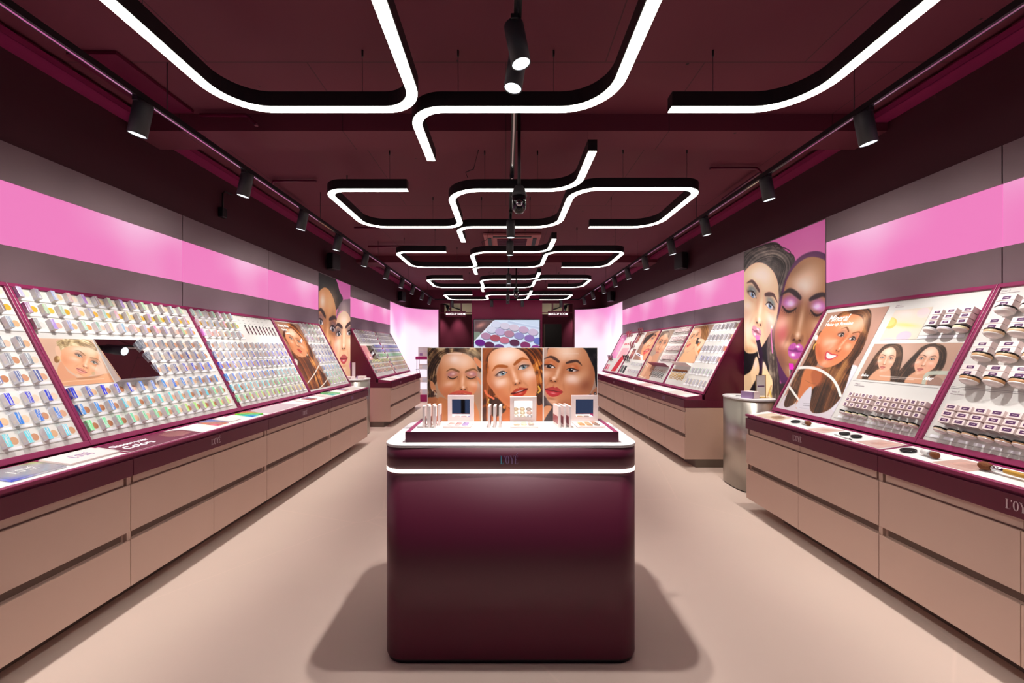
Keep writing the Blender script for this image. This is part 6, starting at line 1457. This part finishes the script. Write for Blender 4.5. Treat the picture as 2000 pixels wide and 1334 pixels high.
cv.mix(cv.g(355, 415, 20, 14)+cv.g(478, 430, 22, 14), 'e8d0f8', .8)
cv.mix(cv.poly([(250, 860), (330, 780), (400, 860), (440, 1340), (250, 1340)], 8), '2c2022'); cv.mix(cv.poly([(420, 830), (600, 760), (600, 1340), (420, 1340)], 10), '3c2624')
cv.hair(cv.poly([(260, 600), (285, 640), (300, 800), (290, 900), (260, 920), (250, 760)], 4), [(270, 600), (285, 900)], ['3a2e2a', '6a5c50', '9a8a76'], 3, 83)
cv.mix(cv.line([(263, 530), (262, 560), (268, 640)], 2.5, 2), 'd878b0'); cv.mix(cv.g(264, 520, 3, 6), 'ffffff')
cv.mix(cv.poly([(187, 555), (205, 560), (207, 585), (190, 582)], 2, False), 'd078b8'); cv.mix(cv.poly([(188, 582), (208, 578), (222, 640), (218, 735), (206, 735), (204, 650)], 2, False), '24122a'); cv.mix(cv.line([(190, 590), (204, 660)], 1.5, 1.5, False), 'd0b8a0')
cv.mix(cv.poly([(190, 655), (205, 700), (200, 740), (165, 800), (140, 860), (133, 1000), (110, 1000), (110, 780), (165, 720)], 4), 'dcb890'); cv.mix(cv.poly([(225, 680), (250, 730), (268, 770), (262, 830), (240, 900), (190, 1050), (140, 1100), (140, 900), (190, 820), (215, 760)], 4), 'e8cc9c'); cv.mix(cv.line([(262, 790), (240, 850), (205, 920)], 3, 4), 'a87848', .7); cv.mix(cv.g(188, 690, 9, 24, 8)+cv.g(230, 700, 7, 20, -15), 'e8c4bc', .9); cv.mix(cv.line([(255, 815), (262, 840)], 3, 2), 'e0b850')
cv.mix(cv.poly([(346, 688), (368, 690), (370, 718), (348, 716)], 2, False), 'd820b0'); cv.mix(cv.poly([(347, 716), (372, 718), (380, 780), (350, 780)], 2, False), '403038'); cv.mix(cv.line([(350, 718), (352, 780)], 2, 2, False), 'd0c0b0')
tall(1, 3.624, 4.87, cv, 'tall backlit picture of two women, one painting her lips, right wall')
q = [(30, 50), (409, 207), (409, 1850), (30, 2060)]
cv = Cv(q, 190, 400, 'c45ea0')
cv.mix(cv.poly([(20, 30), (200, 100), (250, 170), (280, 280), (320, 380), (280, 430), (240, 520), (235, 620), (200, 400), (100, 240), (30, 290)], 5), '1c1416'); cv.hair(cv.poly([(20, 30), (200, 100), (250, 170), (280, 280), (320, 380), (240, 500), (200, 400), (120, 240), (30, 270)], 6), [(30, 260), (120, 150), (230, 260), (280, 430)], ['0e0a0c', '181214', '282020'], 6, 91)
fm = cv.poly([(20, 300), (90, 235), (150, 260), (200, 350), (235, 480), (240, 640), (240, 800), (225, 960), (190, 1100), (100, 1240), (0, 1300), (0, 400)], 5)
cv.mix(fm, 'c08050'); cv.mix(cv.g(75, 400, 35, 90)*fm, 'e8d0c4', .85); cv.mix(cv.g(200, 560, 26, 160)*fm, 'a06438', .6); cv.mix(cv.g(150, 850, 20, 60)*fm, 'e8b070', .7); cv.mix(cv.g(215, 880, 20, 120)*fm, 'c06048', .6)
face(cv, (50, 655), (197, 735), (80, 1050), (150, 870), 'c08050', 'f0c090', '7a4828', 'a04848', '6a2428', '6a4850', .8, '2a1a1a', '3a3c48', 'open', 'closed', (.1, -.1), 'b86848', .3, 1.1, .9, .14)
cv.mix(cv.poly([(245, 580), (270, 460), (320, 390), (370, 375), (420, 400), (440, 700), (400, 640), (330, 515), (280, 530)], 4), '6c5862'); cv.mix(cv.g(330, 440, 30, 40), '8a7680', .7)
fm = cv.poly([(240, 660), (265, 570), (330, 515), (390, 560), (440, 700), (450, 950), (400, 1150), (420, 1300), (300, 1340), (260, 1180), (225, 1000), (230, 800)], 4)
cv.mix(fm, 'e4b490'); cv.mix(cv.g(330, 620, 40, 50)*fm, 'f8dcc4', .8); cv.mix(cv.g(275, 920, 24, 80)*fm, 'f4d0b4', .6); cv.mix(cv.g(238, 900, 14, 150)*fm, 'b86c50', .6); cv.mix(cv.g(400, 900, 20, 120)*fm, 'f0cca8', .6)
face(cv, (270, 795), (395, 780), (330, 1080), (330, 930), 'e4b490', 'fbe4d0', 'b07850', 'b84c50', '6a2024', '4a3c44', .8, '2c1c1c', '3c4448', 'open', 'closed', (.2, 0), 'e09078', .35, 1.1, 1.05, .15, 1)
tall(-1, 6.135, 7.39, cv, 'tall backlit picture of two women side by side, left wall')
